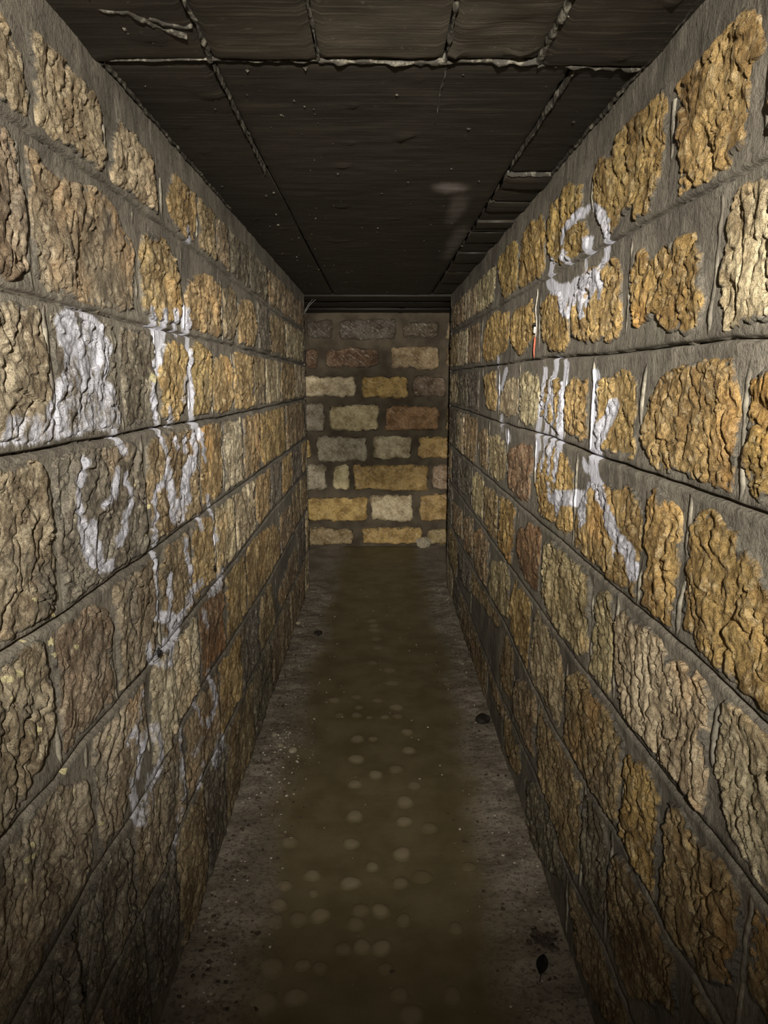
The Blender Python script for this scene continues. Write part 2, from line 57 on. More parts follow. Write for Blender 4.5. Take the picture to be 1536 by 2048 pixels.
LS=[[0,"o",[[0.964,1.811],[0.989,1.797],[1.007,1.779],[1.033,1.775],[1.021,1.757],[0.979,1.748],[0.952,1.748]]],[0,"o",[[1.067,1.806],[1.115,1.833],[1.164,1.846],[1.185,1.821],[1.199,1.814],[1.27,1.831],[1.29,1.812],[1.29,1.775],[1.264,1.736],[1.215,1.728],[1.151,1.727],[1.113,1.729],[1.098,1.747],[1.07,1.76]]],[0,"o",[[1.382,1.762],[1.393,1.782],[1.431,1.826],[1.478,1.82],[1.529,1.816],[1.582,1.806],[1.585,1.769],[1.568,1.731],[1.46,1.729],[1.382,1.73]]],[0,"o",[[1.735,1.775],[1.767,1.818],[1.918,1.851],[1.938,1.803],[1.9,1.757],[1.791,1.745]]],[0,"a",[[2.002,1.822],[2.152,1.822],[2.152,1.737],[2.002,1.74]]],[0,"a",[[2.192,1.822],[2.361,1.822],[2.361,1.732],[2.192,1.736]]],[0,"a",[[2.401,1.822],[2.715,1.822],[2.715,1.726],[2.401,1.731]]],[0,"a",[[2.755,1.822],[3.156,1.822],[3.156,1.719],[2.755,1.725]]],[0,"a",[[3.196,1.822],[3.735,1.822],[3.735,1.718],[3.196,1.718]]],[0,"a",[[3.775,1.822],[4.611,1.822],[4.611,1.72],[3.775,1.718]]],[1,"r",[[0.895,1.655],[0.964,1.665],[0.981,1.642],[0.97,1.6],[0.991,1.576],[0.991,1.555],[0.94,1.539],[0.871,1.529]]],[1,"b",[[1.04,1.661],[1.079,1.645],[1.135,1.642],[1.201,1.655],[1.301,1.669],[1.351,1.648],[1.4,1.621],[1.415,1.614],[1.394,1.545],[1.3,1.517],[1.162,1.507],[1.154,1.528],[1.093,1.524],[1.051,1.546],[1.038,1.571]]],[1,"o",[[1.509,1.615],[1.532,1.642],[1.635,1.657],[1.708,1.631],[1.748,1.587],[1.715,1.544],[1.57,1.533],[1.504,1.544],[1.506,1.578]]],[1,"o",[[1.828,1.567],[1.862,1.597],[2.033,1.635],[2.138,1.632],[2.201,1.628],[2.205,1.578],[2.17,1.533],[2.101,1.504],[2.032,1.515],[1.873,1.504],[1.831,1.532]]],[1,"b",[[2.24,1.621],[2.376,1.648],[2.435,1.63],[2.407,1.565],[2.335,1.514],[2.235,1.523]]],[1,"o",[[2.48,1.602],[2.669,1.643],[2.788,1.63],[2.848,1.599],[2.771,1.539],[2.644,1.518],[2.482,1.529]]],[1,"a",[[2.888,1.663],[3.186,1.658],[3.186,1.515],[2.888,1.517]]],[1,"a",[[3.226,1.658],[3.713,1.658],[3.713,1.512],[3.226,1.515]]],[1,"a",[[3.753,1.658],[4.568,1.659],[4.568,1.508],[3.753,1.512]]],[2,"b",[[0.85,1.47],[0.953,1.474],[1.006,1.473],[1.034,1.429],[1.036,1.359],[1.017,1.317],[0.932,1.3],[0.818,1.299]]],[2,"g",[[1.064,1.465],[1.151,1.469],[1.296,1.46],[1.304,1.398],[1.304,1.344],[1.277,1.305],[1.137,1.297],[1.048,1.298],[1.048,1.38]]],[2,"g",[[1.371,1.454],[1.517,1.441],[1.545,1.38],[1.508,1.308],[1.355,1.301],[1.349,1.38]]],[2,"o",[[1.556,1.407],[1.671,1.439],[1.756,1.428],[1.727,1.348],[1.659,1.313],[1.551,1.33],[1.538,1.367]]],[2,"o",[[1.852,1.431],[1.948,1.456],[2.026,1.431],[2.029,1.355],[1.966,1.296],[1.856,1.301]]],[2,"o",[[2.093,1.399],[2.174,1.419],[2.286,1.418],[2.305,1.361],[2.283,1.321],[2.14,1.308],[2.08,1.327]]],[2,"o",[[2.381,1.433],[2.557,1.457],[2.707,1.429],[2.718,1.375],[2.684,1.311],[2.526,1.298],[2.389,1.306]]],[2,"a",[[2.724,1.458],[3.005,1.456],[3.005,1.296],[2.724,1.297]]],[2,"a",[[3.045,1.456],[3.465,1.454],[3.465,1.295],[3.045,1.296]]],[2,"a",[[3.505,1.453],[4.018,1.451],[4.018,1.294],[3.505,1.295]]],[2,"a",[[4.058,1.45],[4.586,1.447],[4.586,1.293],[4.058,1.294]]],[3,"b",[[0.81,1.26],[0.884,1.245],[0.93,1.23],[0.983,1.209],[0.99,1.174],[0.967,1.148],[0.95,1.121],[0.94,1.092],[0.896,1.07],[0.852,1.075],[0.777,1.081]]],[3,"g",[[1.074,1.236],[1.137,1.254],[1.223,1.254],[1.31,1.229],[1.36,1.198],[1.371,1.124],[1.353,1.075],[1.257,1.064],[1.151,1.076],[1.096,1.069],[1.049,1.075],[1.046,1.117],[1.05,1.162]]],[3,"b",[[1.496,1.201],[1.605,1.215],[1.769,1.216],[1.832,1.173],[1.815,1.087],[1.689,1.079],[1.621,1.05],[1.489,1.057],[1.468,1.106]]],[3,"o",[[1.92,1.218],[1.98,1.24],[2.115,1.245],[2.16,1.204],[2.138,1.162],[2.079,1.125],[2.07,1.08],[1.993,1.068],[1.895,1.086],[1.891,1.121]]],[3,"p",[[2.179,1.232],[2.28,1.231],[2.438,1.208],[2.443,1.147],[2.413,1.083],[2.342,1.06],[2.178,1.082],[2.162,1.144]]],[3,"o",[[2.511,1.22],[2.713,1.24],[2.84,1.207],[2.825,1.13],[2.79,1.068],[2.596,1.065],[2.505,1.093]]],[3,"o",[[2.893,1.231],[3.159,1.243],[3.541,1.212],[3.593,1.097],[3.18,1.051],[2.932,1.048],[2.849,1.128]]],[3,"a",[[3.685,1.235],[4.509,1.233],[4.509,1.038],[3.685,1.044]]],[4,"b",[[0.772,1.025],[0.842,1.018],[0.9,1.022],[0.942,1.012],[0.945,0.959],[0.913,0.93],[0.889,0.908],[0.855,0.897],[0.817,0.887],[0.746,0.886]]],[4,"r",[[1.004,1.001],[1.064,0.988],[1.162,0.931],[1.184,0.906],[1.162,0.861],[1.11,0.859],[1.06,0.847],[1.029,0.86],[0.995,0.899],[0.996,0.959]]],[4,"b",[[1.263,0.979],[1.366,1.007],[1.433,1.011],[1.43,0.958],[1.387,0.877],[1.344,0.844],[1.317,0.838],[1.259,0.838],[1.225,0.861],[1.246,0.929]]],[4,"b",[[1.546,0.964],[1.622,0.99],[1.704,0.951],[1.705,0.884],[1.631,0.844],[1.537,0.857],[1.502,0.903]]],[4,"o",[[1.805,0.995],[1.889,1.002],[1.998,0.966],[1.999,0.908],[1.979,0.869],[1.877,0.882],[1.792,0.878],[1.773,0.936]]],[4,"p",[[2.026,0.951],[2.132,0.989],[2.246,0.975],[2.286,0.938],[2.244,0.882],[2.16,0.838],[2.114,0.819],[2.006,0.848]]],[4,"p",[[2.313,0.999],[2.434,1.006],[2.621,0.985],[2.669,0.902],[2.634,0.834],[2.436,0.829],[2.302,0.853]]],[4,"o",[[2.729,0.988],[2.998,0.987],[3.063,0.897],[3.02,0.818],[2.723,0.842],[2.697,0.935]]],[4,"g",[[3.125,0.996],[3.394,0.998],[3.419,0.864],[3.259,0.82],[3.078,0.829]]],[4,"o",[[3.464,0.998],[3.855,0.981],[3.825,0.83],[3.466,0.828]]],[5,"b",[[0.732,0.783],[0.795,0.773],[0.843,0.769],[0.902,0.755],[0.967,0.727],[1.016,0.707],[1.025,0.662],[0.997,0.631],[0.951,0.616],[0.912,0.616],[0.871,0.615],[0.818,0.636],[0.772,0.646],[0.708,0.652]]],[5,"b",[[1.114,0.75],[1.16,0.78],[1.219,0.787],[1.292,0.755],[1.3,0.707],[1.24,0.694],[1.204,0.67],[1.17,0.647],[1.144,0.621],[1.112,0.599],[1.106,0.673]]],[5,"p",[[1.407,0.679],[1.452,0.755],[1.558,0.781],[1.705,0.736],[1.746,0.648],[1.708,0.601],[1.622,0.594],[1.547,0.601],[1.46,0.574],[1.416,0.62]]],[5,"r",[[1.831,0.755],[1.858,0.78],[1.969,0.752],[2.071,0.742],[2.073,0.679],[2.049,0.626],[2.0,0.582],[1.88,0.602],[1.798,0.636]]],[5,"o",[[2.151,0.78],[2.287,0.78],[2.421,0.755],[2.438,0.7],[2.422,0.615],[2.352,0.585],[2.172,0.593],[2.134,0.626],[2.143,0.751]]],[5,"o",[[2.478,0.759],[2.748,0.731],[3.139,0.684],[3.287,0.627],[3.238,0.548],[2.869,0.597],[2.763,0.565],[2.646,0.561],[2.467,0.602]]],[5,"b",[[3.366,0.681],[3.752,0.681],[3.813,0.557],[3.378,0.562]]],[6,"g",[[0.974,0.555],[1.054,0.559],[1.13,0.551],[1.193,0.529],[1.206,0.473],[1.21,0.407],[1.2,0.358],[1.144,0.36],[1.067,0.364],[1.041,0.366],[0.98,0.426],[0.978,0.503]]],[6,"g",[[0.81,0.55],[0.888,0.55],[0.956,0.554],[0.975,0.518],[0.965,0.435],[0.955,0.364],[0.853,0.449],[0.801,0.506]]],[6,"b",[[1.234,0.443],[1.361,0.535],[1.489,0.542],[1.551,0.546],[1.557,0.465],[1.536,0.4],[1.477,0.374],[1.43,0.339],[1.307,0.342],[1.238,0.385]]],[6,"b",[[1.631,0.497],[1.713,0.55],[1.902,0.508],[1.941,0.421],[1.874,0.365],[1.773,0.377],[1.676,0.358],[1.619,0.364]]],[6,"o",[[2.027,0.515],[2.1,0.527],[2.239,0.531],[2.278,0.472],[2.281,0.4],[2.253,0.342],[2.143,0.359],[2.063,0.332],[1.987,0.377],[2.003,0.457]]],[6,"g",[[2.356,0.512],[2.421,0.532],[2.634,0.501],[2.639,0.408],[2.6,0.323],[2.473,0.325],[2.329,0.372]]],[6,"b",[[2.678,0.373],[2.799,0.496],[2.952,0.47],[3.035,0.308],[2.91,0.302],[2.663,0.308]]],[6,"b",[[3.287,0.364],[3.919,0.404],[3.994,0.279],[3.428,0.29]]],[7,"g",[[1.106,0.303],[1.249,0.285],[1.245,0.184],[1.176,0.138],[1.074,0.225]]],[7,"g",[[1.288,0.275],[1.46,0.284],[1.472,0.196],[1.369,0.116],[1.274,0.168]]],[7,"b",[[1.506,0.289],[1.737,0.286],[1.754,0.139],[1.668,0.038],[1.488,0.103]]],[7,"g",[[1.783,0.287],[1.956,0.279],[2.006,0.099],[1.905,0.015],[1.759,0.074]]],[7,"b",[[2.009,0.265],[2.452,0.239],[2.509,0.091],[2.317,0.056],[2.023,0.071]]],[7,"g",[[2.504,0.235],[2.869,0.227],[2.987,0.085],[2.585,0.073]]],[7,"b",[[2.939,0.222],[3.541,0.204],[3.605,0.014],[3.021,0.022]]]]
RP=[[1.0,[[1.65,1.753],[1.67,1.758],[1.743,1.757],[1.813,1.751],[1.857,1.743],[1.87,1.72],[1.854,1.713],[1.835,1.713],[1.824,1.734],[1.786,1.741],[1.721,1.747],[1.65,1.748]]],[1.0,[[1.624,1.748],[1.616,1.739],[1.579,1.726],[1.546,1.698],[1.531,1.673],[1.531,1.654],[1.514,1.646],[1.498,1.648],[1.498,1.668],[1.514,1.694],[1.552,1.725],[1.599,1.744]]],[1.0,[[1.501,1.649],[1.514,1.649],[1.522,1.633],[1.549,1.618],[1.542,1.612],[1.526,1.611],[1.499,1.627],[1.491,1.644]]],[1.0,[[1.638,1.688],[1.662,1.687],[1.666,1.661],[1.644,1.651],[1.619,1.652],[1.616,1.678]]],[1.0,[[1.853,1.696],[1.867,1.689],[1.835,1.668],[1.8,1.659],[1.788,1.665],[1.818,1.686]]],[1.0,[[1.967,1.693],[1.99,1.693],[2.01,1.663],[2.019,1.641],[2.001,1.633],[1.979,1.634],[1.97,1.656],[1.951,1.685]]],[1.0,[[2.037,1.649],[2.028,1.633],[1.935,1.606],[1.827,1.59],[1.76,1.582],[1.726,1.587],[1.763,1.601],[1.825,1.608],[1.904,1.62],[1.971,1.642]]],[1.0,[[1.776,1.609],[1.742,1.597],[1.677,1.589],[1.617,1.589],[1.559,1.594],[1.555,1.603],[1.59,1.61],[1.647,1.606],[1.694,1.606],[1.745,1.613]]],[1.0,[[1.742,1.611],[1.762,1.611],[1.787,1.576],[1.78,1.538],[1.761,1.531],[1.744,1.534],[1.75,1.571],[1.727,1.604]]],[1.0,[[1.664,1.586],[1.681,1.584],[1.685,1.554],[1.67,1.525],[1.652,1.519],[1.638,1.523],[1.652,1.551],[1.648,1.58]]],[1.0,[[1.562,1.608],[1.588,1.607],[1.615,1.573],[1.637,1.554],[1.621,1.544],[1.593,1.545],[1.571,1.565],[1.546,1.598]]],[1.0,[[1.541,1.594],[1.553,1.592],[1.546,1.554],[1.533,1.549],[1.522,1.551],[1.529,1.588]]],[1.0,[[1.824,1.597],[1.842,1.596],[1.848,1.568],[1.821,1.54],[1.8,1.535],[1.788,1.539],[1.814,1.565],[1.808,1.591]]],[0.8,[[1.663,1.651],[1.673,1.65],[1.672,1.618],[1.661,1.614],[1.652,1.615],[1.653,1.646]]],[1.0,[[1.723,1.605],[1.743,1.602],[1.747,1.566],[1.727,1.559],[1.707,1.562],[1.704,1.597]]],[0.8,[[1.857,1.595],[1.873,1.594],[1.878,1.558],[1.863,1.553],[1.847,1.554],[1.843,1.59]]],[1.0,[[2.013,1.414],[2.036,1.411],[2.05,1.356],[2.066,1.306],[2.084,1.263],[2.09,1.22],[2.082,1.18],[2.059,1.177],[2.037,1.184],[2.044,1.223],[2.039,1.265],[2.022,1.307],[2.007,1.356],[1.994,1.409]]],[1.0,[[1.884,1.437],[1.905,1.434],[1.929,1.389],[1.955,1.35],[2.001,1.281],[1.984,1.255],[1.996,1.189],[1.976,1.185],[1.955,1.192],[1.943,1.257],[1.959,1.282],[1.916,1.349],[1.891,1.387],[1.868,1.432]]],[0.9,[[1.916,1.356],[1.931,1.352],[1.912,1.311],[1.89,1.276],[1.912,1.247],[1.905,1.207],[1.888,1.205],[1.872,1.21],[1.879,1.248],[1.858,1.278],[1.88,1.313],[1.898,1.353]]],[1.0,[[1.786,1.428],[1.809,1.424],[1.819,1.376],[1.825,1.327],[1.831,1.277],[1.824,1.24],[1.848,1.202],[1.829,1.197],[1.803,1.204],[1.78,1.243],[1.787,1.279],[1.781,1.327],[1.776,1.375],[1.766,1.422]]],[0.9,[[2.602,1.423],[2.641,1.421],[2.699,1.393],[2.734,1.349],[2.706,1.342],[2.67,1.347],[2.636,1.39],[2.583,1.416]]],[0.7,[[2.812,1.47],[2.834,1.467],[2.811,1.399],[2.785,1.317],[2.8,1.272],[2.778,1.269],[2.754,1.273],[2.739,1.318],[2.765,1.399],[2.788,1.465]]],[0.7,[[2.687,1.253],[2.722,1.245],[2.691,1.191],[2.649,1.188],[2.617,1.197],[2.646,1.249]]],[0.8,[[2.556,1.208],[2.593,1.198],[2.577,1.164],[2.534,1.161],[2.499,1.171],[2.514,1.204]]],[0.9,[[1.982,1.234],[2.0,1.229],[2.002,1.173],[2.006,1.123],[1.987,1.121],[1.969,1.127],[1.966,1.177],[1.964,1.231]]],[1.0,[[1.888,1.241],[1.904,1.236],[1.905,1.21],[1.921,1.174],[1.919,1.134],[1.902,1.132],[1.886,1.138],[1.888,1.177],[1.873,1.212],[1.872,1.238]]],[1.0,[[1.811,1.252],[1.83,1.247],[1.849,1.21],[1.857,1.163],[1.86,1.121],[1.841,1.119],[1.823,1.125],[1.82,1.166],[1.814,1.212],[1.796,1.248]]],[0.8,[[2.074,1.256],[2.092,1.25],[2.08,1.223],[2.092,1.179],[2.095,1.12],[2.075,1.118],[2.055,1.125],[2.053,1.182],[2.042,1.225],[2.053,1.253]]],[0.8,[[1.903,1.107],[1.913,1.102],[1.9,1.059],[1.888,1.058],[1.878,1.063],[1.891,1.106]]],[1.0,[[1.532,1.397],[1.551,1.392],[1.552,1.34],[1.538,1.292],[1.539,1.237],[1.493,1.249],[1.506,1.255],[1.53,1.249],[1.5,1.241],[1.5,1.294],[1.513,1.341],[1.513,1.391]]],[1.0,[[1.408,1.341],[1.441,1.335],[1.471,1.299],[1.505,1.27],[1.495,1.25],[1.534,1.266],[1.529,1.226],[1.496,1.22],[1.467,1.232],[1.475,1.263],[1.475,1.234],[1.447,1.269],[1.417,1.296],[1.389,1.331]]],[1.0,[[1.502,1.237],[1.537,1.227],[1.553,1.199],[1.54,1.163],[1.479,1.146],[1.448,1.128],[1.417,1.11],[1.387,1.092],[1.356,1.075],[1.313,1.065],[1.28,1.052],[1.251,1.055],[1.243,1.068],[1.276,1.082],[1.316,1.092],[1.342,1.107],[1.37,1.125],[1.399,1.142],[1.431,1.161],[1.484,1.176],[1.493,1.205],[1.479,1.229]]],[1.0,[[1.303,1.077],[1.309,1.067],[1.276,1.054],[1.26,1.041],[1.261,1.026],[1.245,1.023],[1.229,1.033],[1.229,1.051],[1.247,1.066],[1.28,1.08]]],[1.0,[[1.596,1.204],[1.605,1.198],[1.585,1.178],[1.568,1.177],[1.559,1.183],[1.579,1.203]]],[0.9,[[1.556,1.158],[1.569,1.152],[1.573,1.11],[1.579,1.083],[1.591,1.054],[1.579,1.052],[1.564,1.058],[1.552,1.087],[1.546,1.114],[1.543,1.155]]],[1.0,[[1.896,1.066],[1.834,1.061],[1.711,1.083],[1.58,1.105],[1.541,1.124],[1.585,1.13],[1.716,1.109],[1.84,1.09]]],[1.0,[[1.623,1.113],[1.635,1.104],[1.602,1.083],[1.587,1.063],[1.564,1.063],[1.55,1.072],[1.565,1.093],[1.597,1.114]]],[1.0,[[1.823,1.07],[1.836,1.064],[1.816,1.037],[1.798,1.037],[1.786,1.044],[1.805,1.07]]],[0.8,[[1.353,1.059],[1.357,1.055],[1.346,1.038],[1.339,1.038],[1.335,1.042],[1.346,1.059]]]]
LP=[[0.66,[[1.072,1.466],[1.155,1.492],[1.253,1.472],[1.286,1.432],[1.247,1.38],[1.304,1.344],[1.316,1.301],[1.118,1.297],[0.973,1.298],[0.895,1.303],[0.901,1.332],[0.993,1.331],[1.058,1.366],[1.09,1.409]]],[0.86,[[1.531,1.528],[1.516,1.521],[1.523,1.476],[1.54,1.442],[1.512,1.401],[1.525,1.396],[1.546,1.4],[1.575,1.444],[1.557,1.48],[1.549,1.525]]],[0.77,[[1.624,1.533],[1.598,1.525],[1.562,1.465],[1.536,1.422],[1.553,1.416],[1.578,1.422],[1.604,1.465],[1.642,1.527]]],[0.86,[[1.699,1.542],[1.687,1.537],[1.689,1.504],[1.697,1.482],[1.71,1.48],[1.722,1.485],[1.713,1.507],[1.712,1.54]]],[0.86,[[1.783,1.555],[1.755,1.543],[1.768,1.498],[1.802,1.493],[1.833,1.504],[1.818,1.551]]],[0.86,[[1.805,1.493],[1.79,1.488],[1.807,1.429],[1.802,1.355],[1.788,1.282],[1.804,1.277],[1.821,1.28],[1.836,1.355],[1.84,1.43],[1.823,1.491]]],[0.86,[[1.538,1.399],[1.523,1.396],[1.491,1.365],[1.5,1.328],[1.516,1.286],[1.529,1.282],[1.539,1.285],[1.523,1.329],[1.514,1.364],[1.546,1.395]]],[0.69,[[1.758,1.39],[1.74,1.386],[1.708,1.334],[1.72,1.329],[1.738,1.332],[1.771,1.386]]],[0.69,[[1.602,1.32],[1.587,1.313],[1.611,1.279],[1.634,1.274],[1.649,1.28],[1.624,1.315]]],[0.86,[[1.264,1.296],[1.257,1.289],[1.278,1.272],[1.292,1.249],[1.309,1.244],[1.319,1.249],[1.303,1.274],[1.281,1.293]]],[0.77,[[1.518,1.29],[1.509,1.286],[1.535,1.241],[1.562,1.195],[1.577,1.19],[1.588,1.194],[1.559,1.241],[1.532,1.286]]],[0.86,[[1.641,1.248],[1.631,1.244],[1.647,1.22],[1.661,1.216],[1.671,1.219],[1.655,1.244]]],[0.86,[[1.714,1.248],[1.702,1.245],[1.709,1.214],[1.723,1.21],[1.735,1.212],[1.728,1.243]]],[0.86,[[1.83,1.277],[1.813,1.274],[1.79,1.232],[1.822,1.19],[1.84,1.185],[1.851,1.189],[1.819,1.23],[1.842,1.272]]],[0.86,[[1.858,1.269],[1.846,1.265],[1.893,1.209],[1.912,1.167],[1.93,1.162],[1.945,1.165],[1.925,1.208],[1.876,1.265]]],[0.86,[[1.131,1.258],[1.121,1.256],[1.094,1.212],[1.092,1.18],[1.105,1.121],[1.118,1.085],[1.128,1.079],[1.135,1.082],[1.122,1.119],[1.108,1.178],[1.11,1.209],[1.137,1.253]]],[0.86,[[1.136,1.153],[1.127,1.148],[1.149,1.102],[1.155,1.064],[1.214,1.055],[1.222,1.061],[1.204,1.068],[1.175,1.065],[1.173,1.098],[1.15,1.147]]],[0.77,[[1.272,1.225],[1.261,1.223],[1.24,1.186],[1.19,1.174],[1.19,1.169],[1.202,1.167],[1.257,1.181],[1.28,1.219]]],[0.86,[[1.304,1.211],[1.296,1.208],[1.308,1.178],[1.311,1.151],[1.282,1.137],[1.282,1.109],[1.243,1.096],[1.245,1.09],[1.259,1.089],[1.301,1.104],[1.302,1.132],[1.331,1.146],[1.329,1.176],[1.316,1.207]]],[0.86,[[1.58,1.175],[1.559,1.176],[1.465,1.151],[1.444,1.095],[1.444,1.042],[1.457,1.035],[1.47,1.037],[1.47,1.09],[1.49,1.144],[1.582,1.168]]],[0.86,[[1.57,1.196],[1.552,1.19],[1.579,1.136],[1.585,1.067],[1.609,1.056],[1.632,1.059],[1.625,1.131],[1.596,1.187]]],[0.86,[[1.831,1.187],[1.772,1.188],[1.671,1.149],[1.684,1.1],[1.62,1.105],[1.602,1.094],[1.649,1.081],[1.76,1.081],[1.747,1.134],[1.848,1.17]]],[0.69,[[1.742,1.162],[1.69,1.158],[1.609,1.065],[1.639,1.045],[1.689,1.045],[1.777,1.143]]],[0.77,[[1.918,1.075],[1.905,1.072],[1.942,1.024],[1.974,0.976],[1.982,0.923],[2.001,0.915],[2.019,0.915],[2.01,0.97],[1.976,1.02],[1.938,1.069]]],[0.86,[[1.828,1.029],[1.819,1.027],[1.848,0.988],[1.864,0.982],[1.874,0.984],[1.843,1.024]]],[0.86,[[1.453,1.024],[1.438,1.022],[1.44,0.978],[1.443,0.924],[1.418,0.894],[1.428,0.885],[1.445,0.883],[1.472,0.914],[1.469,0.971],[1.467,1.015]]],[0.86,[[1.423,0.896],[1.441,0.881],[1.544,0.842],[1.574,0.839],[1.552,0.856],[1.448,0.894]]],[0.86,[[1.552,0.951],[1.54,0.951],[1.528,0.908],[1.51,0.856],[1.537,0.81],[1.55,0.803],[1.558,0.804],[1.532,0.849],[1.55,0.901],[1.562,0.945]]],[0.86,[[1.68,1.002],[1.67,1.001],[1.689,0.934],[1.709,0.89],[1.721,0.884],[1.731,0.885],[1.711,0.929],[1.692,0.997]]],[0.77,[[1.847,0.85],[1.804,0.863],[1.677,0.866],[1.581,0.828],[1.537,0.807],[1.549,0.794],[1.579,0.787],[1.625,0.807],[1.722,0.844],[1.845,0.839]]],[0.69,[[2.068,0.828],[2.023,0.833],[1.985,0.793],[1.903,0.798],[1.9,0.787],[1.949,0.772],[2.054,0.765],[2.099,0.809]]],[0.69,[[1.578,0.802],[1.54,0.815],[1.377,0.819],[1.456,0.765],[1.524,0.749],[1.533,0.757],[1.499,0.773],[1.459,0.779],[1.416,0.798],[1.578,0.79]]],[0.86,[[1.53,0.793],[1.518,0.795],[1.502,0.754],[1.512,0.746],[1.524,0.744],[1.539,0.786]]],[0.69,[[1.828,0.778],[1.816,0.777],[1.848,0.716],[1.867,0.706],[1.88,0.706],[1.846,0.768]]],[0.69,[[1.378,0.853],[1.366,0.853],[1.366,0.821],[1.378,0.812],[1.39,0.811],[1.39,0.844]]],[0.69,[[1.334,0.774],[1.323,0.776],[1.302,0.744],[1.279,0.725],[1.238,0.726],[1.217,0.717],[1.221,0.71],[1.232,0.706],[1.252,0.715],[1.295,0.714],[1.32,0.734],[1.342,0.767]]],[0.73,[[1.268,0.692],[1.298,0.677],[1.305,0.696],[1.284,0.67],[1.249,0.638],[1.263,0.619],[1.289,0.61],[1.326,0.644],[1.347,0.682],[1.266,0.704]]],[0.69,[[1.384,0.677],[1.365,0.678],[1.376,0.616],[1.38,0.582],[1.332,0.579],[1.339,0.564],[1.368,0.55],[1.423,0.554],[1.42,0.594],[1.408,0.659]]],[0.69,[[1.209,0.654],[1.205,0.648],[1.236,0.611],[1.237,0.548],[1.253,0.532],[1.268,0.528],[1.266,0.596],[1.229,0.641]]],[0.69,[[1.357,0.579],[1.332,0.588],[1.295,0.556],[1.247,0.534],[1.257,0.517],[1.281,0.506],[1.332,0.528],[1.372,0.561]]],[0.69,[[1.84,0.602],[1.826,0.603],[1.859,0.53],[1.881,0.489],[1.901,0.476],[1.915,0.475],[1.892,0.516],[1.858,0.591]]],[0.77,[[1.935,0.487],[1.904,0.496],[1.869,0.468],[1.783,0.467],[1.792,0.454],[1.824,0.44],[1.916,0.44],[1.956,0.469]]],[0.69,[[1.692,0.583],[1.684,0.583],[1.722,0.523],[1.741,0.485],[1.755,0.475],[1.765,0.474],[1.745,0.513],[1.706,0.574]]],[0.6,[[1.585,0.557],[1.571,0.561],[1.547,0.522],[1.56,0.437],[1.532,0.403],[1.541,0.392],[1.555,0.387],[1.584,0.422],[1.57,0.51],[1.595,0.548]]],[0.69,[[1.572,0.49],[1.546,0.498],[1.53,0.456],[1.55,0.435],[1.576,0.427],[1.593,0.47]]],[0.6,[[1.758,0.454],[1.731,0.465],[1.631,0.464],[1.638,0.453],[1.661,0.442],[1.765,0.442]]],[0.69,[[1.976,0.344],[1.926,0.361],[1.889,0.334],[1.853,0.308],[1.883,0.278],[1.931,0.259],[1.97,0.285],[2.011,0.312]]],[0.6,[[1.665,0.34],[1.69,0.327],[1.744,0.324],[1.782,0.376],[1.766,0.392],[1.743,0.399],[1.707,0.349],[1.658,0.352]]],[0.6,[[1.522,0.389],[1.502,0.396],[1.466,0.318],[1.445,0.309],[1.457,0.293],[1.479,0.281],[1.502,0.291],[1.539,0.371]]],[0.77,[[1.855,1.755],[1.835,1.745],[1.844,1.718],[1.867,1.718],[1.887,1.727],[1.878,1.755]]],[0.52,[[2.016,0.286],[1.994,0.288],[2.051,0.205],[2.094,0.175],[2.118,0.172],[2.057,0.258]]]]
BS=[["m",-0.585,1.706,-0.365,1.854],["m",-0.311,1.693,0.14,1.854],["m",0.192,1.706,0.487,1.837],["n",-0.59,1.47,-0.481,1.626],["n",-0.437,1.476,0.01,1.632],["s",0.093,1.464,0.502,1.649],["p",-0.624,1.24,-0.183,1.412],["o",-0.136,1.233,0.237,1.412],["q",0.265,1.24,0.547,1.418],["g",-0.652,0.969,-0.441,1.189],["p",-0.402,0.969,0.006,1.183],["r",0.052,0.969,0.497,1.177],["o",-0.706,0.741,-0.547,0.916],["g",-0.514,0.716,-0.091,0.934],["p",-0.044,0.734,0.276,0.933],["o",0.317,0.737,0.646,0.927],["g",-0.639,0.477,-0.43,0.692],["p",-0.378,0.475,-0.239,0.692],["o",-0.215,0.47,0.419,0.692],["s",0.44,0.476,0.7,0.689],["o",-0.632,0.215,-0.096,0.422],["p",-0.07,0.215,0.28,0.44],["o",0.333,0.214,0.68,0.439],["b",-0.638,0.014,-0.214,0.16],["o",-0.151,0.013,0.374,0.159],["b",0.404,0.012,0.721,0.158]]

# ---------------------------------------------------------------- noise
def _hash(ix, iy, seed):
    h = (ix.astype(np.int64) * 374761393 + iy.astype(np.int64) * 668265263 + seed * 974634541) & 0xffffffff
    h = ((h ^ (h >> 13)) * 1274126177) & 0xffffffff
    h = (h ^ (h >> 16)) & 0xffffffff
    return h.astype(np.float64) / 4294967295.0
def vnoise(x, y, seed=0):
    ix = np.floor(x); iy = np.floor(y); fx = x - ix; fy = y - iy
    fx = fx * fx * fx * (fx * (fx * 6 - 15) + 10); fy = fy * fy * fy * (fy * (fy * 6 - 15) + 10)
    a = _hash(ix, iy, seed); b = _hash(ix + 1, iy, seed); c = _hash(ix, iy + 1, seed); d = _hash(ix + 1, iy + 1, seed)
    return (a + (b - a) * fx + (c - a) * fy + (a - b - c + d) * fx * fy) * 2 - 1
def fbm(x, y, seed=0, oct=4):
    s = 0; a = 1; t = 0
    for k in range(oct):
        ca, sa = math.cos(k * 1.1), math.sin(k * 1.1)
        s = s + a * vnoise((x * ca - y * sa) * 2 ** k + 17.3 * k, (x * sa + y * ca) * 2 ** k - 9.1 * k, seed + k); t += a; a *= 0.5
    return s / t
def sstep(a, b, x):
    t = np.clip((x - a) / (b - a), 0, 1); return t * t * (3 - 2 * t)
